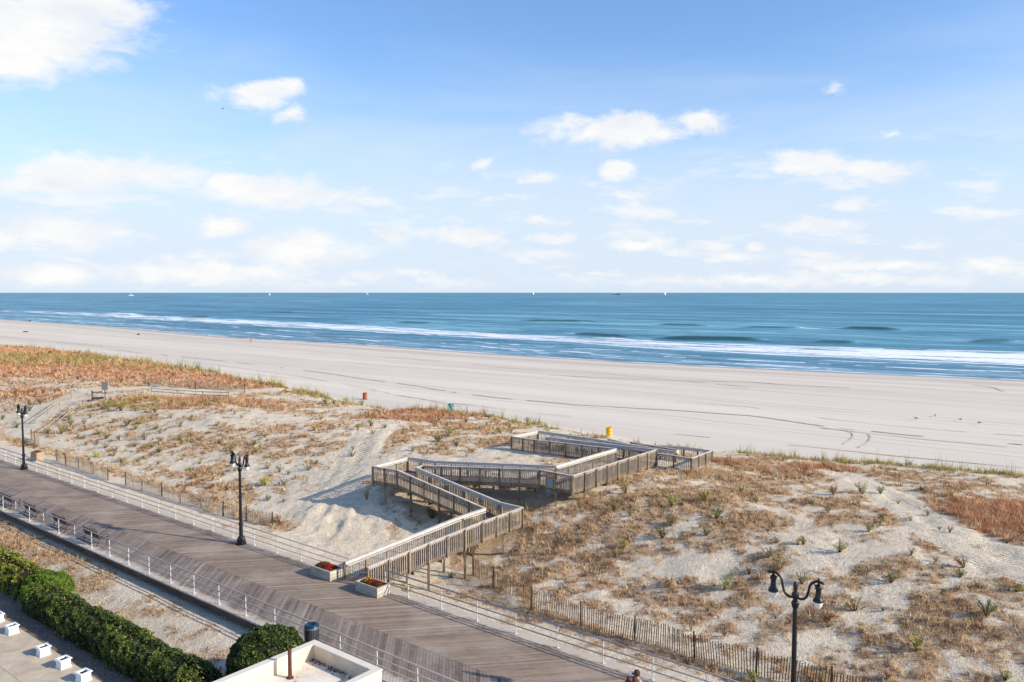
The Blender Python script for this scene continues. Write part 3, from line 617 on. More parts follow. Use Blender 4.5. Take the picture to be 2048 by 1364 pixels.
# ------------------------------------------------------------------ tyre tracks pressed into the groomed beach
TRK = mat('pressed sand', C(194, 178, 163), .95, .1, col2=C(214, 199, 184), nscale=.9, detail=6)
def track(pts, w, seed):
    r = np.random.default_rng(seed); P = np.array(pts, float); seg = np.hypot(*(P[1:] - P[:-1]).T); cum = np.concatenate([[0], np.cumsum(seg)]); n = int(cum[-1] / 1.2); s = np.linspace(0, cum[-1], n)
    x = np.interp(s, cum, P[:, 0]); y = np.interp(s, cum, P[:, 1]); wob = 1.2 * (fbm(s / 14, s * 0, seed, 3) - .5)
    dx, dy = np.gradient(x), np.gradient(y); L = np.hypot(dx, dy); nx, ny = -dy / L, dx / L; x = x + nx * wob; y = y + ny * wob; ww = w * (.35 + 1.1 * fbm(s / 3, s * 0, seed + 1, 3))
    V = []; F = []
    for k in range(n):
        for sg in (-1, 1):
            px, py = x[k] + nx[k] * ww[k] * sg, y[k] + ny[k] * ww[k] * sg; V.append((px, py, 0))
    V = np.array(V); V[:, 2] = height(V[:, 0], V[:, 1]) + .05
    F = [(2 * k, 2 * k + 2, 2 * k + 3, 2 * k + 1) for k in range(n - 1) if fbm(np.array([s[k] / 6]), np.array([0.]), seed + 2, 2)[0] > .30]
    o = obj('tyre_track', np_mesh('tyre_track', V, np.array(F), TRK)); tag(o, 'dark line of tyre marks pressed into the groomed beach sand', kind='stuff')
for i_, (p_, w_) in enumerate([([(-45.21, 155.30), (-34.14, 145.44), (-17.82, 126.65), (-1.64, 108.82), (8.12, 102.48), (20.06, 97.73), (27.98, 93.34), (33.98, 86.13), (39.71, 81.15), (48.63, 75.24)], .30), ([(21.81, 106.36), (30.17, 100.70), (35.95, 91.17), (45.90, 83.11), (51.62, 79.92)], .12), ([(-157.48, 245.63), (-137.05, 236.87), (-113.00, 218.94), (-106.76, 208.32), (-80.45, 184.93), (-61.27, 170.21), (-45.21, 155.30)], .22), ([(16.62, 80.85), (20.97, 78.05), (27.06, 74.44), (32.41, 70.69), (42.20, 65.19)], .14),
        ([(-24.73, 121.48), (-11.71, 106.98), (-1.49, 98.59), (7.34, 92.57)], .09), ([(32.92, 84.79), (34.92, 83.54), (35.03, 81.09), (33.74, 78.20), (31.67, 75.25)], .16), ([(34.81, 84.17), (36.44, 82.94), (36.22, 79.64), (34.70, 76.58), (32.34, 73.51)], .16), ([(6.85, 143.63), (23.52, 135.69), (40.04, 133.94), (45.14, 129.22), (53.18, 125.19)], .25), ([(77.85, 133.83), (78.38, 129.13), (75.74, 122.21)], .3), ([(-53.07, 199.71), (-25.95, 184.78), (-2.41, 159.90), (16.35, 147.97), (37.26, 124.58)], .2), ([(-83.11, 183.13), (-36.93, 138.74), (-15.82, 112.36), (-1.44, 95.20)], .1), ([(33.46, 84.80), (40.51, 77.74), (47.34, 73.23)], .12)]): track(p_, w_ * .8, 300 + i_)
# ------------------------------------------------------------------ pipe railings
RZ = math.atan2(UY, UX)
postb = MB(); postb.tube([(0, 0, 0), (0, 0, 1.05)], .027, 8); postb.box((0, 0, .012), (.16, .13, .024)); postb.lathe([(.045, .0), (.045, .05)], (0, 0, .68), 8); postb.lathe([(.045, .0), (.045, .05)], (0, 0, .36), 8)
post_me = postb.mesh('post', M['pipe_white'], smooth=False)
def railing(v, posts, label):
    t = empty('pipe_railing', W(posts[0], v, 0)); tag(t, label, 'railing', 'three rail pipe railings along the boardwalk')
    o = Vector(W(posts[0], v, 0))
    for u in posts: obj('post', post_me, t, Vector(W(u, v, 0)) - o, (0, 0, RZ))
    for z, r in ((1.07, .040), (.71, .031), (.385, .031)):
        MB().tube([Vector(W(posts[0], v, z)) - o, Vector(W(posts[-1], v, z)) - o], r, 8).obj('rail', M['pipe'], t, smooth=True)
    return t
SP = 2.437
uA = (-34.94, 21.69)[0]
near_posts = [uA + SP * k for k in range(-38, 17)]
railing(RAIL_N, near_posts, 'grey pipe railing on the landward edge of the boardwalk, behind the benches')
uB = (-21.25, 28.58)[0]
uRL, uRR = (-35.06, 28.64)[0], (-32.24, 28.02)[0]
railing(RAIL_F, sorted([uRL - .12] + [(-37.21, 28.47)[0] - SP * k for k in range(0, 39)]), 'pipe railing on the seaward edge of the boardwalk, left of the wooden ramp')
railing(RAIL_F, sorted([uRR + .10] + [(-30.38, 28.53)[0] + SP * k for k in range(0, 12)]), 'pipe railing on the seaward edge of the boardwalk, right of the wooden ramp')
# ------------------------------------------------------------------ street lamps
def make_lamp(label):
    t = empty('street_lamp', (0, 0, 0)); tag(t, label, 'street lamp', 'twin arm lamps along the boardwalk')
    b = MB(); b.lathe([(.33, 0), (.33, .10), (.27, .16), (.27, .34), (.20, .46), (.14, .55)], n=8, rz=.39); b.obj('base', M['iron'], t)
    p = MB()
    p.lathe([(.125, .5), (.115, 1.25), (.15, 1.28), (.15, 1.36), (.105, 1.42), (.10, 1.5)], n=12); p.obj('lower_shaft', M['iron'], t)
    s = MB(); prof = []
    vs = []; fs = []; n = 20
    for j, (r, z) in enumerate([(.098, 1.45), (.078, 4.75)]):
        for k in range(n):
            a = 2 * math.pi * k / n; rr = r * (1 if k % 2 else .88); vs.append((rr * math.cos(a), rr * math.sin(a), z))
    for k in range(n): fs.append((k, (k + 1) % n, n + (k + 1) % n, n + k))
    s.add(vs, fs); s.obj('shaft', M['iron'], t)
    c = MB(); c.lathe([(.09, 4.72), (.12, 4.76), (.12, 4.84), (.15, 4.88), (.13, 4.96), (.08, 5.02), (.075, 5.08), (.13, 5.14), (.13, 5.26), (.07, 5.34), (.075, 5.42), (.085, 5.55), (.05, 5.68), (.0, 5.72)], n=12, cap=False); c.obj('finial', M['iron'], t, smooth=True)
    for sg in (-1, 1):
        a = MB(); pts = []
        ctrl = [(0.05, 5.12), (.22, 5.10), (.38, 5.20), (.46, 5.42), (.52, 5.68), (.66, 5.84), (.82, 5.88), (.92, 5.86)]
        for i in range(len(ctrl) - 1):
            for q in range(4):
                f = q / 4; p0 = ctrl[max(i - 1, 0)]; p1 = ctrl[i]; p2 = ctrl[i + 1]; p3 = ctrl[min(i + 2, len(ctrl) - 1)]
                cr = lambda a0, a1, a2, a3: .5 * (2 * a1 + (a2 - a0) * f + (2 * a0 - 5 * a1 + 4 * a2 - a3) * f * f + (3 * a1 - a0 - 3 * a2 + a3) * f ** 3)
                pts.append((sg * cr(p0[0], p1[0], p2[0], p3[0]), 0, cr(p0[1], p1[1], p2[1], p3[1])))
        pts.append((sg * .92, 0, 5.86)); a.tube(pts, .048, 8)
        a.lathe([(.0, -.06), (.06, -.04), (.065, .02), (.0, .07)], (sg * .96, 0, 5.86), 8, cap=False)
        a.lathe([(.03, 0), (.045, .05), (.03, .09), (.0, .16)], (sg * .82, 0, 5.90), 8, cap=False)
        a.tube([(sg * .64, 0, 5.80), (sg * .70, 0, 5.72), (sg * .76, 0, 5.76)], .022, 6)
        a.obj('arm', M['iron'], t, smooth=True)
        l = MB(); x = sg * .82
        l.lathe([(.035, 5.84), (.05, 5.78), (.10, 5.74), (.125, 5.70), (.125, 5.64), (.095, 5.60), (.095, 5.48), (.10, 5.38), (.14, 5.28), (.18, 5.22), (.19, 5.17), (.17, 5.15)], (x, 0, 0), 14, cap=False); lu = l.obj('luminaire', M['iron'], t, smooth=True)
        g = MB(); g.lathe([(.165, 5.16), (.16, 5.10), (.12, 4.99), (.06, 4.90), (.0, 4.87)], (x, 0, 0), 14, cap=False); g.obj('lens', M['lens'], lu, smooth=True)
    return t
lamp = make_lamp('street lamp beside the railing near the wooden ramp, middle of the three lamps')
lp = (-45.36, 28.16); lamp.location = W(lp[0], 28.72, 0); lamp.rotation_euler[2] = RZ
for du_, lb in ((-35.0, 'farthest street lamp, at the left where the sand path leaves the boardwalk'), (35.6, 'nearest street lamp, large in front of the slat fence at the lower right')):
    l2 = copy_tree(lamp); l2['label'] = lb; l2.location = W(lp[0] + du_, 28.72, 0)
# ------------------------------------------------------------------ benches
def make_bench():
    t = empty('park_bench', (0, 0, 0)); L = 2.15        # local x along the boardwalk, back at -y, seat towards +y (the sea)
    tag(t, 'bench', 'bench', 'slatted benches backed against the landward railing')
    for i in range(4):
        s = MB(); s.box((0, -.12 + i * .13, .44), (L, .11, .035)); s.obj('seat_slat', M['bench_wood'], t)
    for i in range(4):
        s = MB(); s.beam((-L / 2, -.24 - i * .035, .56 + i * .12), (L / 2, -.24 - i * .035, .56 + i * .12), .03, .105); s.obj('back_slat', M['bench_wood'], t)
    for x in (-L / 2 + .12, L / 2 - .12):
        f = MB(); f.tube([(x, -.36, 1.0), (x, -.22, .46), (x, -.15, .4), (x, .2, .4), (x, .33, .42)], .025, 6)
        f.tube([(x, -.22, .42), (x, -.30, .2), (x, -.38, .0)], .028, 6); f.tube([(x, .25, .42), (x, .30, .25), (x, .24, .12), (x, .36, .0)], .028, 6)
        f.obj('side_frame', M['iron'], t)
        a = MB(); pts = [(x, -.27, .68), (x, -.05, .72), (x, .15, .70), (x, .30, .66), (x, .38, .58), (x, .34, .50), (x, .26, .54)]
        a.tube(pts, .022, 6); a.tube([(x, .26, .54), (x, .30, .44)], .02, 6); a.obj('armrest', M['iron'], t)
    return t
bench = make_bench()
blab = ['nearest bench with reddish back, by the lamp shadow at the left', 'second bench from the lamp shadow, grey end on its backrest', 'third bench from the lamp shadow behind the landward railing', 'bench cut by the left edge of the picture']
for i, q in enumerate([(-53.01, 21.92), (-57.73, 21.82), (-62.68, 21.66), (-67.22, 21.56)]):
    b = bench if i == 0 else copy_tree(bench); b['label'] = blab[i]; b.location = W(q[0], 23.0, 0); b.rotation_euler[2] = RZ
# ------------------------------------------------------------------ litter bin
pb = (-9.09, 35.45, 0.00)
t = empty('litter_bin', pb); tag(t, 'round dark slatted litter bin with blue lid beside the landward railing', 'litter bin')
body = MB(); body.lathe([(.27, .04), (.27, .98)], n=24); body.obj('liner', mat('bin liner', C(34, 38, 42), .5), t)
for k in range(26):
    a = 2 * math.pi * k / 26; s = MB(); s.box((.325 * math.cos(a), .325 * math.sin(a), .52), (.012, .05, .96), a); s.obj('slat', M['bin'], t)
r_ = MB(); r_.lathe([(.335, 1.0), (.345, 1.02), (.345, 1.06), (.335, 1.08), (.29, 1.08), (.29, 1.0)], n=28); r_.obj('rim', M['steel'], t, smooth=True)
r2 = MB(); r2.lathe([(.335, 1.08), (.34, 1.12), (.30, 1.18), (.19, 1.20), (.16, 1.14), (.0, 1.12)], n=28, cap=False); r2.obj('lid', M['bin_lid'], t, smooth=True)
# ------------------------------------------------------------------ flowers in planters
def flower_ball(n, r, cols, seed, sz=.03, squash=.6):
    g = np.random.default_rng(seed); d = g.normal(size=(n, 3)); d[:, 2] = np.abs(d[:, 2]); d /= np.linalg.norm(d, axis=1)[:, None]
    p = d * r * (.8 + .25 * g.random((n, 1))); p[:, 2] *= squash
    return leaf_quads(p, d, sz * (.7 + .6 * g.random(n)), np.array(cols)[g.integers(0, len(cols), n)] * (.7 + .5 * g.random((n, 1))), g, .5)
def leaf_quads(p, nrm, size, colr, g, rand=.7, asp=.6):
    n = len(p); nn = nrm + rand * g.normal(size=(n, 3)); nn /= np.linalg.norm(nn, axis=1)[:, None]
    a = np.cross(nn, g.normal(size=(n, 3))); a /= np.linalg.norm(a, axis=1)[:, None]; b = np.cross(nn, a); s = size[:, None]
    V = np.stack([p - a * s, p + b * s * asp, p + a * s, p - b * s * asp], 1).reshape(-1, 3)
    F = np.arange(n * 4).reshape(-1, 4); return V, F, np.repeat(colr, 4, 0)
def lin(*c): return np.array(C(*c)[:3])
def cat(*q):
    V = []; F = []; T = []; n = 0
    for v, f, t_ in q: V.append(v); F.append(f + n); T.append(t_); n += len(v)
    return np.concatenate(V), np.concatenate(F), np.concatenate(T)
def flower_mound(name, parent, loc, r, cols, seed, green=.4):
    f1 = flower_ball(900, r, cols, seed, .022); f2 = flower_ball(500, r * .96, [lin(70, 96, 40), lin(50, 74, 34)], seed + 1, .03, .5)
    o = obj(name, np_mesh(name, *cat(f1, f2)[:2], M['petal'], cat(f1, f2)[2]), parent, loc); return o
def wood_planter(loc, rz, label, L, Wd, H, mt, mounds, boards=3):
    t = empty('wooden_planter', loc, rz); tag(t, label, 'planter', 'timber planter boxes on the boardwalk')
    h = H / boards
    for s in (-1, 1):
        for k in range(boards):
            b = MB(); b.box((0, s * (Wd / 2 - .025), h * (k + .5)), (L, .05, h - .012)); b.obj('side_board', mt, t)
            b = MB(); b.box((s * (L / 2 - .025), 0, h * (k + .5)), (.052, Wd - .11, h - .012)); b.obj('end_board', mt, t)
    s_ = MB(); s_.box((0, 0, H * .45), (L - .11, Wd - .11, H * .8)); s_.obj('soil', M['soil'], t)
    rim = MB()
    for s in (-1, 1):
        rim.box((0, s * (Wd / 2 - .03), H + .012), (L + .04, .09, .03)); rim.box((s * (L / 2 - .03), 0, H + .012), (.09, Wd - .15, .03))
    rim.obj('rim', mt, t)
    for i, (x, y, r, cols) in enumerate(mounds): flower_mound('flower_mound', t, (x, y, H * .92), r * 1.22, cols, 100 + i + int(abs(loc[0]) * 10))
    return t
RED = [lin(196, 30, 34), lin(170, 24, 30), lin(220, 60, 50)]; RUSTC = [lin(150, 66, 36), lin(178, 96, 50), lin(116, 50, 34)]; ORG = [lin(214, 130, 40), lin(232, 166, 60), lin(190, 90, 40)]
pc = (-10.63, 44.82, 0.00); wood_planter(W(UV(pc[0], pc[1])[0] - .05, 28.45), RZ, 'pale timber planter with rust and bright red flowers, left of the ramp entrance', 1.75, .92, .52, M['box_wood'], [(-.32, .05, .36, RUSTC), (.30, .0, .34, RED)])
pc = (-7.64, 42.30, 0.00); wood_planter(W(UV(pc[0], pc[1])[0], 28.42), RZ, 'pale timber planter with orange and dark red flowers, right of the ramp entrance', 1.75, .92, .52, M['box_wood'], [(-.45, .1, .27, ORG), (-.05, .0, .28, RUSTC), (.36, .0, .28, [lin(150, 36, 36), lin(120, 30, 34), lin(90, 80, 40)])])
pc = (-46.28, 77.18); wood_planter((pc[0], pc[1], hz(*pc) - .02), RZ + .1, 'tan timber box with dead brown plants where the sand path meets the boardwalk', 1.15, .7, .85, M['box_tan'], [(-.15, 0, .32, [lin(140, 80, 50), lin(116, 66, 46)]), (.25, .05, .25, [lin(130, 84, 54)])], 4)
# ------------------------------------------------------------------ beach access ramp: two continuous guard rails (top-of-cap points) and the decks between them
R1 = [(-7.98, 43.34, 1.07), (-1.88, 49.38, 1.87), (0.70, 52.77, 1.87), (-0.75, 53.99, 1.87), (-7.14, 58.73, 3.27), (-6.70, 59.30, 3.27), (1.98, 55.91, 3.72), (4.13, 54.03, 3.72), (11.53, 63.17, 3.72), (2.93, 68.71, 3.72), (3.23, 69.12, 3.72), (13.96, 61.56, 3.35), (16.29, 64.56, 3.35), (14.38, 66.22, 3.35), (10.45, 69.42, 2.95), (8.74, 72.17, 2.95)]
R2 = [(-9.41, 44.24, 1.07), (-3.28, 50.67, 1.87), (-1.80, 52.52, 1.87), (-8.39, 57.79, 3.27), (-10.38, 59.05, 3.27), (-8.20, 62.39, 3.27), (-5.93, 60.92, 3.27), (3.17, 57.17, 3.72), (8.32, 63.52, 3.72), (1.90, 67.48, 3.72), (-0.02, 68.93, 3.72), (2.37, 71.88, 3.72), (7.56, 68.06, 3.60), (13.30, 64.21, 3.35), (13.63, 64.83, 3.35), (10.58, 70.48, 2.95)]
ramp = empty('beach_access_ramp', R1[0][:2] + (0,)); tag(ramp, 'long zigzag ramp of weathered grey wood climbing over the dune to the beach', 'ramp')
RO = Vector(R1[0][:2] + (0,))
dk = lambda p: Vector((p[0], p[1], p[2] - 1.07)) - RO
top = lambda p: Vector(p) - RO
bal = MB(); bal.box((0, 0, -.60), (.036, .036, 1.14)); bal_me = bal.mesh('baluster', M['baluster'])
pst = MB(); pst.box((0, 0, -.70), (.095, .095, 1.38)); pst_me = pst.mesh('post', M['ramp'])
cam_p = Vector((0, 0, CAM_H)) - RO
bals = []; balq = MB()
def guard(pts, side, cl):
    """side: +1 outside of the walkway lies to the left of travel, -1 to the right"""
    for i in range(len(pts) - 1):
        a = top(pts[i]); b = top(pts[i + 1]); d = b - a; L = d.length
        if L < .35:
            MB().beam(a + Vector((0, 0, -.02)), b + Vector((0, 0, -.02)), .14, .04).obj('cap_board', M['ramp_cap'], ramp); continue
        dn = d.normalized(); out = Vector((-dn.y, dn.x, 0)).normalized() * side
        e = dn * .03
        MB().beam(a - e + Vector((0, 0, -.022)), b + e + Vector((0, 0, -.020)), .16, .042).obj('cap_board', M['ramp_cap'], ramp)
        MB().beam(a - out * .045 + Vector((0, 0, -.115)), b - out * .045 + Vector((0, 0, -.115)), .038, .145).obj('top_board', M['ramp_cap'], ramp)
        MB().beam(a - out * .13 + dn * .1 + Vector((0, 0, -.235)), b - out * .13 - dn * .1 + Vector((0, 0, -.235)), .10, .04).obj('hand_rail', M['ramp_cap'], ramp)
        MB().beam(a - out * .045 + Vector((0, 0, -1.20)), b - out * .045 + Vector((0, 0, -1.20)), .045, .27).obj('edge_beam', M['ramp'], ramp)
        n = max(2, round(L / .155))
        for k in range(n):
            p = a + d * ((k + .5) / n) - out * .003; bals.append(((p - cam_p).length, p.copy(), math.atan2(d.y, d.x)))
        nb = max(1, round(L / 1.5))
        for k in range(nb + 1):
            p = a + d * (k / nb) + out * .05; obj('post', pst_me, ramp, p, (0, 0, math.atan2(d.y, d.x)))
guard(R1, -1, None); guard(R2, 1, None)
bals.sort(key=lambda q: q[0])
for i, (dd, p, rz) in enumerate(bals):
    if i < 300: obj('baluster', bal_me, ramp, p, (0, 0, rz))
    else: balq.box(p + Vector((0, 0, -.60)), (.036, .036, 1.14), rz)
tag(balq.obj('balusters', M['baluster'], ramp), kind='stuff')
def deck_strip(l0, l1, r0, r1, name='deck_boards'):
    l0, l1, r0, r1 = [dk(q) for q in (l0, l1, r0, r1)]; L = max((l1 - l0).length, (r1 - r0).length); n = max(1, int(L / .145)); b = MB(); dz = Vector((0, 0, -.04))
    for k in range(n):
        f0, f1 = (k + .04) / n, (k + .96) / n; q = [l0.lerp(l1, f0), r0.lerp(r1, f0), r0.lerp(r1, f1), l0.lerp(l1, f1)]
        b.add(q + [x + dz for x in q], [(0, 1, 2, 3), (7, 6, 5, 4), (0, 4, 5, 1), (1, 5, 6, 2), (2, 6, 7, 3), (3, 7, 4, 0)])
    return b
def lp3(a, b, t_): return tuple(a[k] + (b[k] - a[k]) * t_ for k in range(3))
stp = [(R2[0], R2[1], R1[0], R1[1]), (R2[1], R2[2], R1[1], R1[2]), (R2[2], R2[2], R1[2], R1[3]), (R2[2], R2[3], R1[3], R1[4]), (R2[3], R2[4], R1[4], lp3(R2[4], R2[5], .5)), (lp3(R2[4], R2[5], .5), R2[5], R1[4], R1[5]), (R2[5], R2[6], R1[5], lp3(R1[5], R1[6], .12)),
       (R2[6], R2[7], lp3(R1[5], R1[6], .12), R1[6]), (R2[7], R2[7], R1[6], R1[7]), (R2[7], R2[8], R1[7], R1[8]), (R2[8], R2[9], R1[8], R1[9]), (R2[9], R2[10], R1[9], lp3(R2[10], R2[11], .5)), (lp3(R2[10], R2[11], .5), R2[11], R1[9], R1[10]), (R2[11], R2[13], R1[10], R1[11]), (R2[13], R2[14], R1[11], R1[12]), (R2[14], R2[15], R1[12], R1[14])]
for s in stp:
    if (Vector(s[1]) - Vector(s[0])).length < .05 and (Vector(s[3]) - Vector(s[2])).length < .05: continue
    tag(deck_strip(*s).obj('deck_boards', M['ramp_deck'], ramp), kind='stuff')
sup = MB(); sup.box((0, 0, -1.5), (.15, .15, 3.0)); sup_me = sup.mesh('support_post', M['ramp'])
def support(a, b, nn, inset=.12):
    for k in range(nn):
        f = (k + .5) / nn; p = lp3(a, b, f); q = Vector((p[0], p[1], p[2] - 1.42)); gz = hz(q.x, q.y)
        if q.z - gz > .05: obj('support_post', sup_me, ramp, q - RO)
for pts in (R1[:4], R2[:4], R1[3:5], R2[3:6], R1[5:9], R2[5:9], R1[8:10], R2[8:11]):
    for a, b in zip(pts[:-1], pts[1:]): support(a, b, max(1, round((Vector(b) - Vector(a)).length / 3.0)))
for (l0, l1, r0, r1) in [stp[0], stp[3], stp[7], stp[9]]:
    n = 4
    for k in range(n):
        f = (k + .5) / n; a = dk(lp3(l0, l1, f)); b = dk(lp3(r0, r1, f)); MB().beam(a + Vector((0, 0, -.40)), b + Vector((0, 0, -.40)), .09, .2).obj('cross_beam', M['ramp'], ramp)
# warning sign on the ramp
ca, cb = Vector(lp3(R1[6], R1[7], .22)), Vector(lp3(R1[6], R1[7], .50)); dn = (cb - ca).normalized(); outn = Vector((dn.y, -dn.x, 0)) * (-1 if (Vector((dn.y, -dn.x, 0)).dot(-ca) < 0) else 1)
sg = empty('warning_sign', (ca + cb) / 2 + outn * .12 + Vector((0, 0, -.62))); sg.rotation_euler[2] = math.atan2(dn.y, dn.x); tag(sg, 'beach rules board with red heading and yellow border hung on the ramp rail', 'sign')
s_ = MB(); s_.box((0, 0, 0), (.84, .025, 1.0)); s_.obj('board', mat('sign back', C(205, 190, 60), .5), sg)
fy = -.018 if True else 0
for nm, c, d, m_ in [('heading', (0, fy, .33), (.76, .014, .26), mat('sign red', C(176, 60, 52), .5)), ('text_panel', (0, fy, -.14), (.76, .012, .64), mat('sign blue', C(66, 96, 122), .5))]:
    b = MB(); b.box(c, d); b.obj(nm, m_, sg)
ln = MB()
for k in range(9): ln.box((-.02 * (k % 3), fy - .008, .12 - k * .065), (.62 - .05 * (k % 3), .004, .022))
for k in range(2): ln.box((0, fy - .009, .38 - k * .1), (.56, .004, .04))
tag(ln.obj('text_lines', mat('sign print', C(200, 208, 200), .6), sg), kind='stuff')
# ------------------------------------------------------------------ slatted sand fences
def slat_me(h, w, m): b = MB(); b.box((0, 0, h / 2), (w, .012, h)); return b.mesh('slat', m)
def post_meh(h, m): b = MB(); b.tube([(0, 0, -.3), (0, 0, h)], [.055, .045], 7); return b.mesh('fence_post', m)
S_R = [slat_me(h, .042, M['slat']) for h in (1.18, 1.22, 1.14)]; S_L = [slat_me(h, .036, M['slat_grey']) for h in (.98, 1.02, .9)]
P_R = post_meh(1.3, M['fpost']); P_L = post_meh(1.12, M['fpost']); P_W = post_meh(1.12, M['fpost_light'])
def sand_fence(pts, label, sl_, pm_, step, parts=True, lean=.10, grp='slatted sand fences at the foot of the dune', hw=1.1):
    p0 = pts[0]; o = Vector((p0[0], p0[1], 0)); t = empty('sand_fence', o); tag(t, label, 'fence', grp); r = random.Random(int(p0[0] * 9)); q = MB(); wires = [[], [], []]
    dense = []
    for (ax_, ay_), (bx, by) in zip(pts[:-1], pts[1:]):
        L = math.hypot(bx - ax_, by - ay_); n = max(1, int(L / step)); sag = r.uniform(-.12, .12)
        for k in range(n):
            f = k / n; x = ax_ + (bx - ax_) * f; y = ay_ + (by - ay_) * f; s = math.sin(f * math.pi) * sag; nx, ny = -(by - ay_) / L, (bx - ax_) / L; dense.append((x + nx * s, y + ny * s, math.atan2(by - ay_, bx - ax_)))
        obj('fence_post', pm_ if isinstance(pm_, bpy.types.Mesh) else r.choice(pm_), t, Vector((ax_, ay_, hz(ax_, ay_))) - o, (r.uniform(-.04, .04), r.uniform(-.04, .04), 0))
    obj('fence_post', pm_ if isinstance(pm_, bpy.types.Mesh) else r.choice(pm_), t, Vector((pts[-1][0], pts[-1][1], hz(*pts[-1]))) - o)
    for i, (x, y, a) in enumerate(dense):
        z = hz(x, y) - .03 + .03 * math.sin(i * .13); l_ = lean * math.sin(i * .09 + p0[1])
        rot = (r.uniform(-.03, .03), l_ + r.uniform(-.025, .025), a)
        if r.random() < .012: continue
        if parts: obj('slat', r.choice(sl_), t, Vector((x, y, z)) - o, rot)
        else: q.beam(Vector((x, y, z)) - o, Vector((x + math.sin(l_) * hw * math.cos(a), y + math.sin(l_) * hw * math.sin(a), z + hw)) - o, .036, .012)
        if i % 3 == 0:
            for w_, zf in zip(wires, (.15, .55, .9)): w_.append(Vector((x, y, z + zf * hw)) - o)
    if not parts: tag(q.obj('slats', sl_[0].materials[0], t), kind='stuff')
    for w_ in wires: MB().tube(w_, .006, 4).obj('wire', M['wire'], t)
    return t
sand_fence([(-2.43, 48.94), (-1.11, 46.52), (1.06, 43.10), (3.59, 40.73), (6.13, 39.06), (8.70, 37.14), (11.09, 35.39), (13.75, 33.38), (15.80, 32.01)], 'brown slat fence curving from under the ramp across the lower right', S_R, P_R, .125, grp='slatted sand fences')
sand_fence([(-33.15, 67.80), (-30.92, 66.02), (-28.58, 64.44), (-26.29, 62.52), (-24.19, 61.38), (-21.67, 59.11), (-19.56, 58.03), (-17.21, 56.61)], 'grey slat fence crossed by the middle street lamp', S_L, [P_L, P_W], .10, grp='slatted sand fences')
sand_fence([(-44.41, 77.19), (-42.44, 75.26), (-40.41, 73.81), (-38.02, 71.81), (-35.39, 69.22)], 'short sagging grey slat fence right of the tan planter box', S_L, [P_L, P_W], .10, grp='slatted sand fences')
sand_fence([(-53.16, 87.70), (-51.01, 84.73), (-50.02, 83.77)], 'small leaning piece of slat fence beside the sand path', S_L, [P_L, P_W], .11, grp='slatted sand fences')
sand_fence([(-52.84, 115.68), (-48.87, 113.71), (-44.72, 112.43), (-40.59, 110.58), (-36.72, 109.40)], 'far slat fence below the red dune plants', S_L, [P_L, P_W], .14, False, grp='slatted sand fences')
sand_fence([(-57.61, 88.15), (-57.60, 88.83), (-57.48, 89.70)], 'end of a slat fence at the left edge of the picture', S_L, [P_L, P_W], .11, grp='slatted sand fences')
ar = [(-2.6, 0), (-1.3, .25), (0, 0)]
q0 = (-4.13, 52.34); sand_fence([(q0[0], q0[1]), (q0[0] + 1.5, q0[1] + .9), (q0[0] + 2.6, q0[1] + 2.2)], 'fallen curl of slat fence on the sand beside the ramp', S_L, P_W, .12, lean=.5, grp='slatted sand fences')
# ------------------------------------------------------------------ rails of the sand path
def path_rail(pts, label, drop=0.0):
    o = Vector((pts[0][0], pts[0][1], 0)); t = empty('path_fence', o); tag(t, label, 'fence', 'post and rail fences along the sand path'); pr = None
    for (x, y) in pts:
        z = hz(x, y); b = MB(); b.tube([(0, 0, -.3), (0, 0, .95)], .07, 7); obj('post', b.mesh('post', M['fpost_light']), t, Vector((x, y, z)) - o)
        if pr is not None:
            for zz_ in (.82, .42): MB().beam(Vector((pr[0], pr[1], pr[2] + zz_)) - o, Vector((x, y, z + zz_ - drop)) - o, .03, .09).obj('rail', M['fpost_light'], t)
        pr = (x, y, z)
path_rail([(-53.10, 90.07), (-53.41, 93.34), (-54.26, 97.37), (-54.14, 99.69)], 'lower post and rail fence on the right side of the sloping sand path')
path_rail([(-57.15, 95.18), (-58.05, 99.32), (-58.49, 102.83), (-58.70, 106.02)], 'post and rail fence on the left side of the sloping sand path')
path_rail([(-51.23, 103.57), (-48.83, 105.18), (-47.89, 105.72), (-44.14, 104.92), (-40.68, 104.64), (-35.56, 99.90)], 'post and rail fence along the level top of the sand path')
pp = (-51.59, 100.81); t = empty('path_sign', (pp[0], pp[1], hz(*pp)), .2); tag(t, 'grey square notice board on a thin post beside the sand path', 'sign')
MB().box((0, 0, 1.0), (.08, .08, 2.0)).obj('pole', M['fpost'], t); MB().box((0, -.06, 2.2), (.7, .04, 1.1)).obj('board', mat('notice grey', C(112, 108, 116), .6), t)
pp = (-54.05, 103.17); t = empty('path_barrier', (pp[0], pp[1], hz(*pp)), .1); tag(t, 'dark broken timber barrier lying at the bend of the sand path', 'barrier')
MB().box((-.4, 0, .6), (.12, .12, 1.3)).obj('post', M['fpost'], t); MB().beam((-.4, 0, 1.0), (.9, 0, 1.05), .05, .12).obj('rail', M['fpost'], t); MB().beam((-.4, 0, .2), (1.0, .1, .3), .2, .25).obj('log', M['fpost'], t)
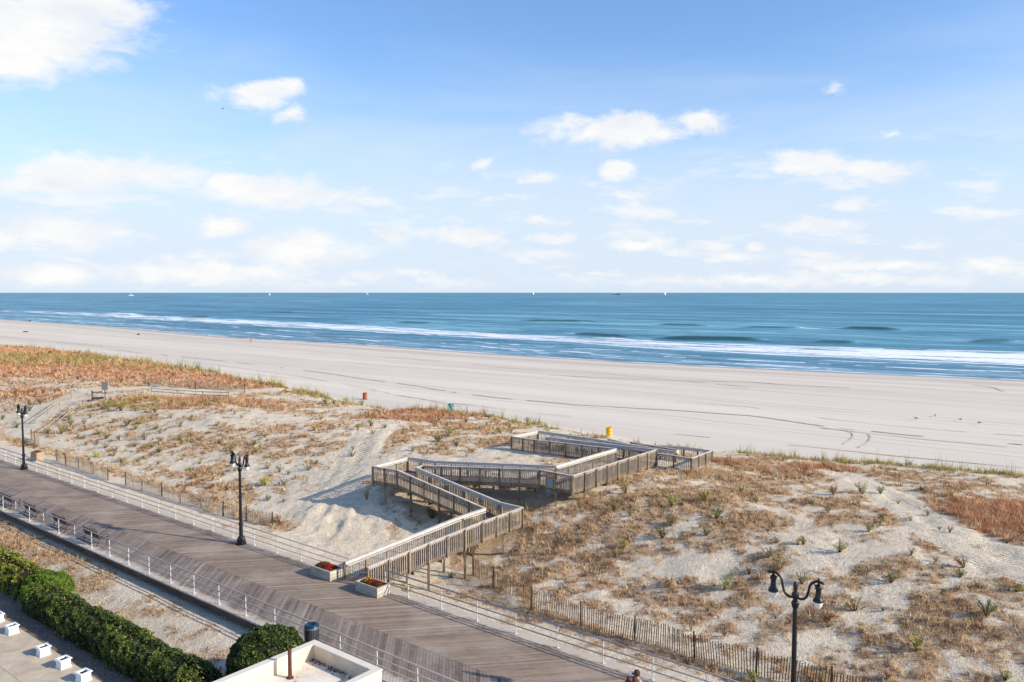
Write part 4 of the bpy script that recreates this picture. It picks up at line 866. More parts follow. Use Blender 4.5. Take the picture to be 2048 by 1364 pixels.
# ------------------------------------------------------------------ drums and barrier on the beach
def drum(loc, mt, label, lean=0.0):
    t = empty('steel_drum', loc); t.rotation_euler[1] = lean; tag(t, label, 'drum', 'steel litter drums on the beach')
    b = MB(); b.lathe([(.30, 0), (.31, .02), (.30, .04), (.30, .29), (.315, .305), (.30, .32), (.30, .59), (.315, .605), (.30, .62), (.30, .88), (.315, .90), (.315, .92), (.285, .92), (.28, .75), (.0, .75)], n=24, cap=False); b.obj('shell', mt, t, smooth=True)
    l = MB(); l.lathe([(.28, .0), (.28, .04), (.0, .06)], (0, 0, .70), 16, cap=False); l.obj('liner', M['soil'], t)
pp = (9.66, 78.91); drum((pp[0], pp[1], hz(*pp)), M['yellow'], 'bright yellow steel drum on the beach behind the ramp')
pp = (-19.85, 107.35); drum((pp[0], pp[1], hz(*pp)), M['rustdrum'], 'rusty red and tan drum on the beach beyond the dune edge')
pa = (-7.69, 95.48); pb_ = (-5.27, 95.13)
t = empty('crowd_barrier', (pa[0], pa[1], hz(*pa))); tag(t, 'low steel barrier standing at the seaward edge of the dune', 'barrier'); o = Vector(t.location)
A = Vector((pa[0], pa[1], hz(*pa))) - o; B = Vector((pb_[0], pb_[1], hz(*pb_))) - o
MB().tube([A, A + Vector((0, 0, .95)), A + (B - A) * .08 + Vector((0, 0, 1.05)), A + (B - A) * .9 + Vector((0, 0, 1.0)), B + Vector((0, 0, .05))], .03, 6).obj('frame', M['steel'], t)
for k in range(1, 12): p = A + (B - A) * (k / 12.5); MB().tube([p + Vector((0, 0, .15)), p + Vector((0, 0, 1.02))], .01, 4).obj('bar', M['steel'], t)
MB().tube([A + Vector((0, 0, .15)), B + Vector((0, 0, .12))], .02, 4).obj('lower_rail', M['steel'], t)
g = np.random.default_rng(4); n = 9; vs = []
for i_ in range(n):
    for j in range(n): vs.append(((i_ / 8 - .5) * .75, -.08 + .12 * math.sin(i_ * 1.3 + j * .7) - .25 * max(0, .5 - j / 8), .05 + j / 8 * 1.0 * (1 - .25 * abs(i_ / 8 - .5))))
cl_ = MB(); cl_.add(vs, [(a * n + b, (a + 1) * n + b, (a + 1) * n + b + 1, a * n + b + 1) for a in range(n - 1) for b in range(n - 1)]); c_ = cl_.obj('beach_towel', M['teal'], smooth=True, loc=(pa[0] + .3, pa[1], hz(*pa))); md = c_.modifiers.new('t', 'SOLIDIFY'); md.thickness = .02; tag(c_, 'teal cloth bundled over the left end of the steel barrier', 'towel')
# ------------------------------------------------------------------ roof corner at the bottom of the picture
BZ = 2.5; bu0, bu1, bv0, bv1 = -25.35, -21.45, 8.0, 19.2
bld = empty('flat_roof_building', W(bu0, bv1, -1.2)); tag(bld, 'corner of a flat roofed cream building with a white parapet at the bottom', 'building'); o = Vector(bld.location)
def wall(u0, v0, u1, v1, z0, z1, m_, nm):
    vs = [Vector(W(u0, v0, z0)) - o, Vector(W(u1, v0, z0)) - o, Vector(W(u1, v1, z0)) - o, Vector(W(u0, v1, z0)) - o, Vector(W(u0, v0, z1)) - o, Vector(W(u1, v0, z1)) - o, Vector(W(u1, v1, z1)) - o, Vector(W(u0, v1, z1)) - o]
    MB().add(vs, [(3, 2, 1, 0), (4, 5, 6, 7), (0, 1, 5, 4), (1, 2, 6, 5), (2, 3, 7, 6), (3, 0, 4, 7)]).obj(nm, m_, bld)
wall(bu0 + .02, bv0, bu1 - .02, bv1 - .02, -1.2, BZ - .60, M['stucco'], 'wall')
wall(bu0 + .26, bv0, bu1 - .26, bv1 - .26, BZ - .599, BZ - .59, M['roof'], 'roof')
for (a, b, c, d, nm) in [(bu0, bv0, bu0 + .24, bv1, 'parapet'), (bu0 + .24, bv1 - .24, bu1, bv1, 'parapet'), (bu1 - .24, bv0, bu1, bv1 - .24, 'parapet')]:
    wall(a, b, c, d, BZ - .598, BZ - .05, M['stucco'], nm)
wall(bu0 - .03, bv0, bu0 + .27, bv1 + .03, BZ - .05, BZ, M['coping'], 'coping'); wall(bu0 + .27, bv1 - .27, bu1 + .03, bv1 + .03, BZ - .05, BZ - .003, M['coping'], 'coping'); wall(bu1 - .27, bv0, bu1 + .03, bv1 - .27, BZ - .05, BZ, M['coping'], 'coping')
vp = (-8.24, 28.90, 1.91); t = empty('vent_pipe', (vp[0], vp[1], 1.91)); tag(t, 'rusty red vent pipe standing in the corner of the flat roof', 'vent pipe')
b = MB(); b.lathe([(.10, 0), (.075, .06), (.072, .1), (.070, 1.12), (.056, 1.12), (.056, .9), (.0, .9)], n=14, cap=False); b.obj('pipe', M['rust'], t, smooth=True)
b = MB(); b.lathe([(.14, .0), (.13, .03), (.075, .08)], n=14, cap=False); b.obj('flashing', M['rust'], t, smooth=True)
g = np.random.default_rng(21); n_ = 140; f_ = g.random(n_) ** 1.6; px_ = bu0 + .35 + f_ * 2.6; pv_ = bv1 - .30 - np.abs(g.normal(size=n_)) * .16 * (1 + 0 * f_)
P3 = np.stack([px_ * UX - pv_ * UY, px_ * UY + pv_ * UX, np.full(n_, BZ - .57) + g.random(n_) * .03], 1); q_ = leaf_quads(P3, np.tile([0, 0, 1.], (n_, 1)), .03 + .03 * g.random(n_), np.array([lin(120, 66, 42), lin(150, 90, 56), lin(90, 54, 40)])[g.integers(0, 3, n_)], g, .5)
dl = obj('dry_leaves', np_mesh('dry_leaves', q_[0], q_[1], M['petal'], q_[2])); tag(dl, 'rusty dry leaves blown along the parapet of the flat roof', kind='stuff')
# ------------------------------------------------------------------ white garden planters
def white_box():
    t = empty('white_planter'); tag(t, 'x', 'planter', 'white square planters on the terrace'); s = .44; H = .40
    b = MB()
    for sgn in (-1, 1): b.box((0, sgn * (s / 2 - .02), H / 2), (s, .04, H)); b.box((sgn * (s / 2 - .02), 0, H / 2), (.04, s - .08, H))
    b.obj('body', M['white'], t)
    r = MB()
    for sgn in (-1, 1): r.box((0, sgn * (s / 2), H), (s + .1, .1, .05)); r.box((sgn * (s / 2), 0, H), (.1, s - .1, .05))
    r.obj('rim', M['white'], t)
    f = MB()
    for sgn in (-1, 1): f.box((0, sgn * (s / 2 + .002), .04), (s + .07, .05, .08)); f.box((sgn * (s / 2 + .002), 0, .04), (.05, s - .05, .08))
    f.obj('plinth', M['white'], t)
    i_ = MB(); i_.box((0, 0, .18), (s - .08, s - .08, .34)); i_.obj('soil', M['soil'], t); return t
wb = white_box()
for i_, (q, lb) in enumerate([((-22.35, 37.19, -1.04), 'white square planter third from the left edge, with a gap on its left'), ((-25.36, 39.61, -1.04), 'white square planter second from the left edge of the picture'), ((-27.01, 41.03, -1.04), 'white square planter cut by the left edge of the picture'), ((-20.68, 35.92, -1.04), 'white square planter second from the bottom, on the shaded terrace'), ((-19.07, 34.63, -1.04), 'white square planter lowest in the row, at the bottom edge of the picture')]):
    b = wb if i_ == 0 else copy_tree(wb); b['label'] = lb; b.location = q; b.rotation_euler[2] = RZ + .03 * i_
pp = (-13.71, 32.81, -0.20); t = empty('garden_light', (pp[0], pp[1], -1.15)); tag(t, 'small white garden light showing in the hedge at the bottom', 'garden light')
MB().lathe([(.04, 0), (.03, 1.0)], n=8).obj('stake', M['white'], t); MB().lathe([(.03, .98), (.10, 1.02), (.12, 1.10), (.05, 1.16), (.05, 1.3), (0, 1.34)], n=10, cap=False).obj('head', M['white'], t)
# ------------------------------------------------------------------ people
SKIN = mat('skin', C(178, 130, 106), .6, .3)
def skin_obj(name, joints, edges, m_, parent, sub=2, root=0):
    me = bpy.data.meshes.new(name); me.from_pydata([j[:3] for j in joints], edges, []); me.materials.append(m_)
    o = obj(name, me, parent); md = o.modifiers.new('skin', 'SKIN'); me.skin_vertices.new() if not me.skin_vertices else None
    for i_, j in enumerate(joints): me.skin_vertices[0].data[i_].radius = (j[3], j[4] if len(j) > 4 else j[3]); me.skin_vertices[0].data[i_].use_root = (i_ == root)
    md.use_smooth_shade = True; s = o.modifiers.new('sub', 'SUBSURF'); s.levels = s.render_levels = sub; return o
def person(loc, rz, label, top_m, leg_m, hat_m=None, hair_m=None, stride=.18, fine=True, cap=True, h=1.75):
    """faces +x; walking"""
    t = empty('person', loc, rz); t.scale = (h / 1.75,) * 3; tag(t, label, 'person'); s = stride
    J = [(0, 0, .95, .125, .15), (0, 0, 1.12, .105, .14), (.01, 0, 1.32, .115, .165), (0, 0, 1.45, .07, .09), (.02, 0, 1.53, .052), (.035, 0, 1.62, .085, .075), (.03, 0, 1.70, .078, .07),
         (0, .19, 1.42, .052), (-.10, .24, 1.16, .040), (.04, .25, .95, .028), (0, -.19, 1.42, .052), (.12, -.24, 1.17, .040), (.30, -.22, 1.02, .028),
         (0, .09, .88, .088), (s * .6, .09, .50, .058), (s * 1.1, .09, .08, .036), (s * 1.1 + .13, .10, .04, .03), (0, -.09, .88, .088), (-s * .3, -.09, .50, .058), (-s * 1.3, -.09, .12, .036), (-s * 1.3 + .12, -.10, .05, .03)]
    E = [(0, 1), (1, 2), (2, 3), (3, 4), (4, 5), (5, 6), (3, 7), (7, 8), (8, 9), (3, 10), (10, 11), (11, 12), (0, 13), (13, 14), (14, 15), (15, 16), (0, 17), (17, 18), (18, 19), (19, 20)]
    skin_obj('body', J, E, SKIN, t)
    g_ = lambda j, k: tuple(j[:3]) + tuple(r + k for r in j[3:])
    T_ = [g_(J[0], .022), g_(J[1], .028), g_(J[2], .022), g_(J[3], .016), g_(J[7], .026), g_(J[8], .022), g_(J[9], .018), g_(J[10], .026), g_(J[11], .022), g_(J[12], .018)]
    skin_obj('jacket', T_, [(0, 1), (1, 2), (2, 3), (3, 4), (4, 5), (5, 6), (3, 7), (7, 8), (8, 9)], top_m, t)
    L_ = [(0, 0, .97, .135, .16), g_(J[13], .02), g_(J[14], .022), g_(J[15], .03), g_(J[17], .02), g_(J[18], .022), g_(J[19], .03)]
    skin_obj('trousers', L_, [(0, 1), (1, 2), (2, 3), (0, 4), (4, 5), (5, 6)], leg_m, t)
    for (x, y, z) in ((s * 1.1 + .06, .095, .04), (-s * 1.3 + .06, -.095, .06)):
        b = MB(); b.lathe([(.0, -.04), (.05, -.035), (.055, .0), (.04, .04), (0, .055)], n=10, cap=False); o_ = b.obj('shoe', M['iron'], t, smooth=True, loc=(x, y, z)); o_.scale = (2.4, 1, 1)
    if fine:
        for y0, z0, x0, sd in ((.25, .93, .05, 1), (-.22, 1.00, .32, -1)):
            hd = MB(); hd.tube([(x0 - .02, y0, z0 + .03), (x0 + .01, y0, z0 - .02), (x0 + .02, y0, z0 - .06)], [.028, .04, .034], 8)
            for f_ in range(4): hd.tube([(x0 + .02, y0 + (f_ - 1.5) * .018, z0 - .05), (x0 + .04, y0 + (f_ - 1.5) * .019, z0 - .09 - .006 * (f_ in (1, 2))), (x0 + .03, y0 + (f_ - 1.5) * .018, z0 - .125 - .008 * (f_ in (1, 2)))], [.010, .009, .007], 5)
            hd.tube([(x0 + .02, y0 - sd * .03, z0 - .01), (x0 + .05, y0 - sd * .05, z0 - .04), (x0 + .06, y0 - sd * .045, z0 - .075)], [.012, .010, .008], 5); hd.obj('hand', SKIN, t, smooth=True)
        f = MB(); f.tube([(.115, 0, 1.645), (.138, 0, 1.60), (.112, 0, 1.592)], [.010, .016, .01], 6)
        for sd in (-1, 1): f.lathe([(.0, -.02), (.014, -.012), (.016, .0), (.012, .014), (0, .02)], (.03, sd * .085, 1.625), 6, cap=False)
        f.obj('nose_and_ears', SKIN, t, smooth=True)
        e = MB()
        for sd in (-1, 1): e.lathe([(0, -.008), (.009, 0), (0, .008)], (.112, sd * .032, 1.652), 6, cap=False)
        e.box((.118, 0, 1.567), (.008, .04, .007)); e.obj('eyes_and_mouth', M['iron'], t)
    if hat_m:
        b = MB(); b.lathe([(.108, 1.655), (.112, 1.69), (.100, 1.745), (.06, 1.785), (0, 1.80)], (.025, 0, 0), 16, cap=False)
        if cap: b.add([(.10, -.075, 1.675), (.205, -.05, 1.655), (.215, 0, 1.66), (.205, .05, 1.655), (.10, .075, 1.675), (.10, -.075, 1.66), (.205, -.05, 1.64), (.215, 0, 1.645), (.205, .05, 1.64), (.10, .075, 1.66)], [(0, 1, 2, 3, 4), (9, 8, 7, 6, 5), (0, 5, 6, 1), (1, 6, 7, 2), (2, 7, 8, 3), (3, 8, 9, 4), (4, 9, 5, 0)])
        b.obj('cap' if cap else 'woolly_hat', hat_m, t, smooth=True)
    if hair_m:
        b = MB(); b.lathe([(.085, 1.56), (.10, 1.60), (.104, 1.67), (.09, 1.73), (.05, 1.765), (0, 1.78)], (.0, 0, 0), 14, cap=False); b.obj('hair', hair_m, t, smooth=True)
    return t
pp = (4.80, 29.80, 1.68); person((pp[0], pp[1], 0), math.pi + .35, 'person in a dark cap and tan jacket walking left beside the railing at the bottom', mat('tan jacket', C(196, 152, 132), .9, var=.08), mat('dark trousers', C(52, 52, 58), .9), mat('olive cap', C(58, 56, 44), .8), mat('dark hair', C(50, 38, 32), .9))
pp = (4.63, 29.78, 1.55); person((pp[0] - .05, pp[1] + .1, 0), math.pi + .35, 'person with white hat and dark red top walking just ahead of the tan jacket', mat('dark red top', C(120, 34, 44), .9), mat('grey trousers', C(90, 90, 96), .9), mat('white hat', C(226, 222, 206), .8), None, .12, True, False, 1.66)
pp = (-82.62, 252.76); person((pp[0], pp[1], hz(*pp)), 2.6, 'person in a red outfit walking alone on the beach near the water', mat('red top', C(214, 56, 60), .9), mat('red trousers', C(196, 52, 60), .9), None, mat('brown hair', C(70, 50, 40), .9), .22, False, h=1.8)
# ------------------------------------------------------------------ things lying on the beach, gulls, boats
BR = random.Random(5)
def lump(name, loc, d, m_, label, cat, grp=None):
    b = MB(); r = [(0, 0), (.5, .05), (.55, .3), (.42, .7), (.2, .95), (0, 1)]; b.lathe([(a, z) for a, z in r], n=9, cap=False)
    v = [(x * (1 + BR.uniform(-.25, .25)), y * (1 + BR.uniform(-.25, .25)), z) for x, y, z in b.v]; b.v = v; o_ = b.obj(name, m_, loc=loc); o_.scale = [q * .6 for q in d]; tag(o_, label, cat, grp); return o_
dark = mat('dark driftwood', C(52, 48, 46), .9)
for (q, d, lb) in [((-291.01, 482.83), (3, 1.6, 1.2), 'dark lump of driftwood at the water line far left'), ((-183.28, 301.03), (3.2, 1.0, .7), 'low flat driftwood on the far left beach'), ((-137.71, 294.57), (1.8, 1.1, .8), 'dark driftwood beside the wet sand left of the red person'), ((-99.88, 172.65), (1.3, 1, 1.1), 'black bag at the dune edge on the left'), ((-98.46, 171.68), (.9, .7, .5), 'small black bundle right of the black bag at the dune edge')]:
    lump('driftwood' if 'wood' in lb else 'beach_bag', (q[0], q[1], hz(*q) - .05), d, dark, lb, 'driftwood' if 'wood' in lb else 'bag')
gull_w = mat('gull white', C(226, 226, 224), .8); gull_g = mat('gull grey', C(96, 98, 102), .8)
def gull(loc, rz, label):
    t = empty('gull', loc, rz); t.scale = (1.0,) * 3; tag(t, label, 'bird', 'gulls standing on the groomed sand')
    skin_obj('body', [(0, 0, .22, .07, .075), (.12, 0, .26, .06), (.20, 0, .33, .035), (.245, 0, .39, .036), (.29, 0, .38, .012), (-.15, 0, .20, .045), (-.28, 0, .18, .015, .03)], [(0, 1), (1, 2), (2, 3), (3, 4), (0, 5), (5, 6)], gull_w, t, 1)
    for s in (-1, 1):
        b = MB(); b.add([(.12, s * .075, .30), (-.05, s * .095, .31), (-.34, s * .03, .22), (-.10, s * .10, .20), (.10, s * .09, .24)], [(0, 1, 2, 3, 4)]); w_ = b.obj('wing', gull_g, t); md = w_.modifiers.new('t', 'SOLIDIFY'); md.thickness = .02
        MB().tube([(.0, s * .03, .16), (.0, s * .03, .0)], .008, 5).obj('leg', M['fpost'], t)
for q, rz, lb in [((46.08, 90.65), 2.2, 'gull on the beach at the right, leftmost of the four'), ((49.64, 93.06), .5, 'gull on the beach, farthest of the four at the right'), ((50.83, 89.85), .2, 'gull on the beach, between the farthest and the rightmost one'), ((51.47, 87.55), 2.8, 'gull on the beach, rightmost of the four')]:
    gull((q[0], q[1], hz(*q)), rz, lb)
fb = empty('flying_bird', (-42.7, 120, 43.3), .4); fb.scale = (.6,) * 3; tag(fb, 'dark bird flying below the small upper left cloud', 'bird')
skin_obj('body', [(0, 0, 0, .1), (.25, 0, .02, .07), (-.3, 0, 0, .03)], [(0, 1), (0, 2)], gull_g, fb, 1)
for s in (-1, 1):
    b = MB(); b.add([(.15, 0, .03), (.05, s * .35, .16), (-.05, s * .7, .08), (-.1, s * .3, .12), (-.12, 0, .03)], [(0, 1, 3, 4), (1, 2, 3)]); w_ = b.obj('wing', gull_g, fb); w_.modifiers.new('t', 'SOLIDIFY').thickness = .02
hullw = mat('boat white', C(232, 232, 230), .5); hulld = mat('boat dark', C(58, 62, 70), .6); hullr = mat('boat red', C(150, 70, 66), .6)
def boat(loc, L, hm, label, kind, rz=0.0):
    t = empty('boat', loc, rz); tag(t, label, 'boat', 'boats near the horizon')
    n = 12; vs = []; fs = []
    for i_ in range(n + 1):
        x = (i_ / n - .5) * L; w_ = L * .13 * (1 - max(0, (i_ / n - .55) / .45) ** 2); sh = L * .05 * (i_ / n) ** 2
        vs += [(x, -w_, L * .10 + sh), (x, -w_ * .75, -.3), (x, w_ * .75, -.3), (x, w_, L * .10 + sh)]
    for i_ in range(n):
        a = i_ * 4
        for k in range(4): fs.append((a + k, a + (k + 1) % 4, a + 4 + (k + 1) % 4, a + 4 + k))
    fs += [(0, 1, 2, 3), (n * 4 + 3, n * 4 + 2, n * 4 + 1, n * 4)]
    MB().add(vs, fs).obj('hull', hm, t)
    if kind == 'sail':
        MB().tube([(0, 0, L * .1), (0, 0, L * 1.3)], L * .012, 6).obj('mast', hullw, t)
        b = MB(); b.add([(-L * .03, 0, L * .2), (-L * .42, L * .05, L * .2), (-L * .03, 0, L * 1.25)], [(0, 1, 2)]); b.obj('mainsail', hullw, t).modifiers.new('t', 'SOLIDIFY').thickness = .1
        b = MB(); b.add([(L * .03, 0, L * 1.1), (L * .45, 0, L * .15), (L * .04, L * .05, L * .18)], [(0, 1, 2)]); b.obj('foresail', hullw, t).modifiers.new('t', 'SOLIDIFY').thickness = .1
    elif kind == 'crane':
        MB().box((L * .38, 0, L * .18), (L * .2, L * .14, L * .2)).obj('deckhouse', hulld, t)
        MB().beam((L * .2, 0, L * .1), (-L * .12, 0, L * .42), L * .03, L * .03).obj('boom', hulld, t)
        MB().box((-L * .8, 0, 0), (L * .5, L * .2, L * .08)).obj('pontoon', hulld, t)
    else:
        MB().box((-L * .05, 0, L * .17), (L * .34, L * .16, L * .15)).obj('cabin', hullw, t); MB().tube([(-L * .05, 0, L * .2), (-L * .05, 0, L * .6)], L * .015, 5).obj('mast', hullw, t)
    return t
def bp(px, rng_): a = (px - 1024) / 1600; return (a * rng_, rng_, SEA_Z)
for px, dist, L, hm, k, rz, lb in [(263, 4200, 26, hullw, 'motor', .1, 'small white motor boat with a wake far out on the left'), (540, 5200, 12, hullw, 'sail', .4, 'white sailing boat left of the two red ships'), (655, 16500, 75, hullr, 'motor', .1, 'reddish ship on the horizon, left of a pair'), (672, 16800, 60, hullr, 'motor', .1, 'reddish ship on the horizon, right of a pair'), (735, 7000, 20, hullw, 'sail', .1, 'faint white sailing boat right of the pair of ships'), (1067, 6500, 22, hullw, 'sail', 1.2, 'white boat on the horizon near the middle'), (1234, 6200, 42, hulld, 'crane', 0, 'dark work barge with a raised crane boom on the horizon'), (1330, 6000, 20, hullw, 'sail', .9, 'white boat right of the dark barge on the horizon')]:
    boat(bp(px, dist), L, hm, lb, k, rz)
# ------------------------------------------------------------------ dune shrubs: (x, y, height in hundredths of view scale, class)
SHRUBS = [(6.93, 53.33, 32, 4), (7.98, 55.49, 26, 0), (10.47, 54.34, 20, 0), (10.60, 52.42, 28, 0), (12.88, 52.79, 26, 0), (13.02, 50.29, 29, 1), (16.02, 55.22, 17, 0), (16.32, 52.75, 17, 0), (10.08, 50.07, 24, 1), (9.37, 48.99, 27, 1), (11.89, 48.23, 18, 1), (7.79, 52.01, 16, 0), (6.92, 48.74, 20, 0), (6.28, 47.88, 17, 1), (12.97, 47.35, 12, 5), (15.61, 46.33, 16, 4), (14.74, 44.96, 22, 4), (14.90, 43.72, 38, 4), (13.23, 43.79, 18, 3), (8.79, 43.86, 26, 3), (11.61, 42.81, 37, 0), (8.94, 43.34, 22, 5), (10.58, 38.85, 12, 3), (16.66, 45.79, 16, 0), (11.74, 49.29, 15, 5), (12.30, 47.79, 10, 4), (24.08, 54.31, 25, 0), (25.42, 54.44, 17, 1), (19.86, 52.21, 12, 0), (20.22, 50.35, 18, 4), (21.19, 46.78, 20, 5), (22.97, 48.84, 12, 1), (18.51, 44.41, 27, 0), (16.97, 45.77, 20, 0), (25.60, 46.04, 17, 3), (21.92, 43.15, 20, 4), (22.87, 42.35, 14, 0), (23.88, 41.51, 28, 3), (19.82, 41.04, 31, 4), (15.54, 42.01, 30, 4), (17.22, 39.33, 35, 4), (15.60, 38.83, 28, 3), (22.69, 37.39, 38, 1), (18.56, 35.69, 38, 0), (34.20, 56.92, 12, 1), (28.66, 55.33, 12, 1), (29.64, 53.22, 12, 0), (21.04, 33.20, 24, 0), (16.45, 34.12, 20, 3), (25.40, 51.90, 10, 0), (32.21, 52.00, 10, 0), (32.65, 51.02, 10, 0), (22.21, 54.51, 24, 3), (-68.44, 112.58, 10, 0), (-66.01, 112.07, 10, 0), (-62.40, 105.17, 20, 3), (-61.91, 101.92, 14, 1), (-50.60, 88.96, 26, 5), (-51.26, 92.22, 14, 0), (-49.57, 91.91, 12, 0), (-52.75, 94.62, 12, 1), (-49.96, 94.10, 12, 0), (-45.75, 90.88, 14, 5), (-43.17, 88.96, 16, 1), (-41.36, 87.13, 14, 0), (-41.72, 89.12, 8, 2), (-40.38, 89.77, 10, 0), (-35.65, 88.30, 10, 0), (-35.63, 85.27, 16, 4), (-38.56, 85.90, 12, 0), (-37.29, 84.00, 12, 4), (-38.22, 82.42, 22, 4), (-38.49, 80.99, 12, 4), (-36.90, 79.75, 12, 0), (-35.96, 80.95, 13, 1), (-34.65, 77.60, 12, 1), (-33.90, 80.91, 12, 0), (-33.02, 81.41, 12, 0), (-33.20, 79.71, 10, 0), (-31.46, 79.65, 14, 4), (-43.35, 84.64, 14, 1), (-45.12, 86.62, 14, 0), (-41.67, 81.09, 14, 4), (-41.37, 83.54, 12, 3), (-44.55, 82.95, 10, 0), (-43.47, 82.89, 9, 0), (-46.50, 86.11, 12, 5), (-47.36, 86.49, 10, 0), (-41.01, 84.45, 12, 5), (-39.94, 79.86, 12, 4), (-39.23, 77.93, 14, 4), (-41.04, 78.27, 13, 2), (-41.09, 76.96, 8, 2), (-38.64, 79.37, 8, 2), (-31.05, 74.57, 8, 2), (-29.04, 71.31, 8, 2), (-37.28, 75.52, 13, 0), (-35.61, 75.23, 9, 1), (-33.07, 73.91, 11, 4), (-28.76, 72.92, 10, 4), (-32.67, 76.17, 9, 4), (-27.88, 68.75, 10, 4), (-25.75, 67.93, 11, 0), (-26.77, 75.29, 12, 0), (-28.83, 78.09, 14, 4), (-31.20, 84.35, 13, 5), (-41.75, 92.87, 14, 0), (-30.96, 88.60, 8, 1), (-29.61, 86.89, 10, 4), (-52.79, 90.12, 12, 0), (-38.63, 89.93, 11, 5), (-61.18, 99.85, 12, 1), (-58.54, 93.81, 14, 1), (-63.43, 98.81, 12, 1), (-49.36, 96.93, 20, 0), (-47.01, 95.49, 22, 0), (-45.03, 94.99, 14, 0), (-23.98, 74.01, 12, 0), (-24.74, 76.11, 12, 1), (-21.47, 69.45, 14, 4), (-20.07, 68.38, 18, 4), (-19.17, 67.65, 12, 4), (-17.44, 67.93, 17, 4), (-20.53, 65.65, 22, 2), (-18.82, 65.20, 20, 4), (-19.21, 62.11, 14, 1), (-17.70, 61.24, 9, 4), (-16.91, 57.29, 18, 3), (-5.69, 55.99, 25, 1), (-14.11, 70.00, 14, 4), (-8.72, 69.40, 14, 5), (-7.36, 68.57, 12, 4), (-6.47, 69.71, 11, 4), (-6.87, 73.57, 14, 1), (-15.61, 67.43, 9, 3), (-24.39, 78.11, 9, 0), (-10.93, 59.27, 20, 0), (-14.26, 80.26, 18, 0), (-15.20, 78.29, 14, 0), (-19.71, 78.74, 14, 5), (-12.78, 79.84, 9, 1), (-10.25, 80.11, 9, 0), (-6.18, 76.59, 18, 0), (-6.85, 73.36, 14, 1), (-4.96, 70.80, 16, 1), (-4.96, 84.73, 11, 1), (-3.65, 82.65, 8, 1), (-2.61, 82.73, 10, 0), (-1.13, 77.81, 12, 0), (-0.26, 83.13, 9, 4), (-0.10, 78.88, 9, 0), (-3.85, 67.00, 8, 1), (-20.83, 86.34, 12, 5), (-22.89, 97.56, 13, 0), (-21.87, 97.63, 11, 1), (-21.75, 104.46, 10, 0), (-19.26, 102.38, 11, 1), (1.77, 87.65, 12, 0), (-3.78, 48.57, 15, 1), (-6.11, 45.12, 28, 0), (10.84, 34.85, 34, 0), (13.67, 34.40, 22, 0), (9.40, 33.51, 24, 0)]
CLS = [('yellow green', [lin(156, 162, 76), lin(184, 178, 92), lin(116, 128, 60)], lin(112, 72, 52), 1.0), ('dark green', [lin(84, 104, 54), lin(112, 128, 64), lin(136, 142, 80)], lin(84, 60, 46), 1.1),
       ('yellow', [lin(196, 190, 60), lin(170, 170, 50), lin(210, 204, 92)], lin(130, 120, 60), 1.6), ('reddish', [lin(176, 112, 76), lin(150, 94, 66), lin(140, 134, 76)], lin(124, 72, 58), 1.0),
       ('twiggy', [lin(140, 140, 86), lin(168, 158, 106), lin(120, 104, 68)], lin(120, 92, 74), .55), ('pale', [lin(200, 186, 130), lin(176, 160, 104), lin(140, 130, 70)], lin(130, 96, 70), .8)]
def tri_tube(p0, p1, r0, r1):
    d = p1 - p0; a = np.cross(d, [.3, .5, .8]); a /= np.linalg.norm(a); b = np.cross(d, a); b /= np.linalg.norm(b); V = []
    for p, r in ((p0, r0), (p1, r1)):
        for k in range(3): t_ = k * 2.094; V.append(p + (a * math.cos(t_) + b * math.sin(t_)) * r)
    return V, [(0, 1, 4, 3), (1, 2, 5, 4), (2, 0, 3, 5)]
def shrub_mesh(ci, seed):
    """unit height shrub: stems fanning from the root, leaves on their upper part"""
    g = np.random.default_rng(seed); nm, lc, sc_, dn = CLS[ci]; n = [16, 18, 20, 15, 20, 16][ci] + g.integers(-3, 4); Vs = []; Fs = []; LP = []; LN = []
    sp = [.50, .62, .62, .5, .75, .6][ci]
    for i in range(n):
        a = g.random() * 6.283; o = sp * math.sqrt(g.random()); h = .65 + .4 * g.random(); tip = np.array([math.cos(a) * o, math.sin(a) * o, h * (1 - .35 * o)]); mid = tip * np.array([.42, .42, .52]) + g.normal(size=3) * .02
        root = np.array([math.cos(a) * .03, math.sin(a) * .03, -.05])
        for p0, p1, r0, r1 in ((root, mid, .017, .012), (mid, tip, .012, .006)):
            v, f = tri_tube(p0, p1, r0, r1); Fs += [tuple(q + len(Vs) for q in ff) for ff in f]; Vs += v
        m_ = int(20 * dn)
        for k in range(m_):
            t_ = .30 + .74 * g.random() ** .8; p = (root + (mid - root) * t_ / .5) if t_ < .5 else (mid + (tip - mid) * (t_ - .5) / .5); LP.append(p + g.normal(size=3) * .035); LN.append([math.cos(a), math.sin(a), .7])
    LP = np.array(LP); LN = np.array(LN, float); c = np.array(lc)[g.integers(0, 3, len(LP))] * (.65 + .7 * g.random((len(LP), 1)))
    V, F, T = leaf_quads(LP, LN / np.linalg.norm(LN, axis=1)[:, None], .036 + .03 * g.random(len(LP)), c, g, .8, .45)
    return np_mesh('stems', np.array(Vs), np.array(Fs), M['leaf'], np.tile(sc_, (len(Vs), 1))), np_mesh('foliage', V, F, M['leaf'], T)
SM = {(c, k): shrub_mesh(c, 10 * c + k) for c in range(6) for k in range(5)}
SHL = {(1508,): 0}
special = {len(SHRUBS) - 5: 'small fresh green clump on the sand under the first ramp flight', len(SHRUBS) - 4: 'leafy plant with yellow flowers behind the railing at the ramp entrance', len(SHRUBS) - 3: 'tall green clump growing through the brown slat fence left of the nearest lamp', len(SHRUBS) - 2: 'green clump right of the nearest lamp at the slat fence'}
gl = ['yellow green shrub with upright leafy stems on the dune sand', 'dark green low shrub on the dune sand', 'small bright yellow bush on the pale sand', 'reddish brown shrub with green tips on the dune', 'twiggy shrub with bare fanning stems on the open sand', 'pale shrub with straw coloured seed heads on the dune']
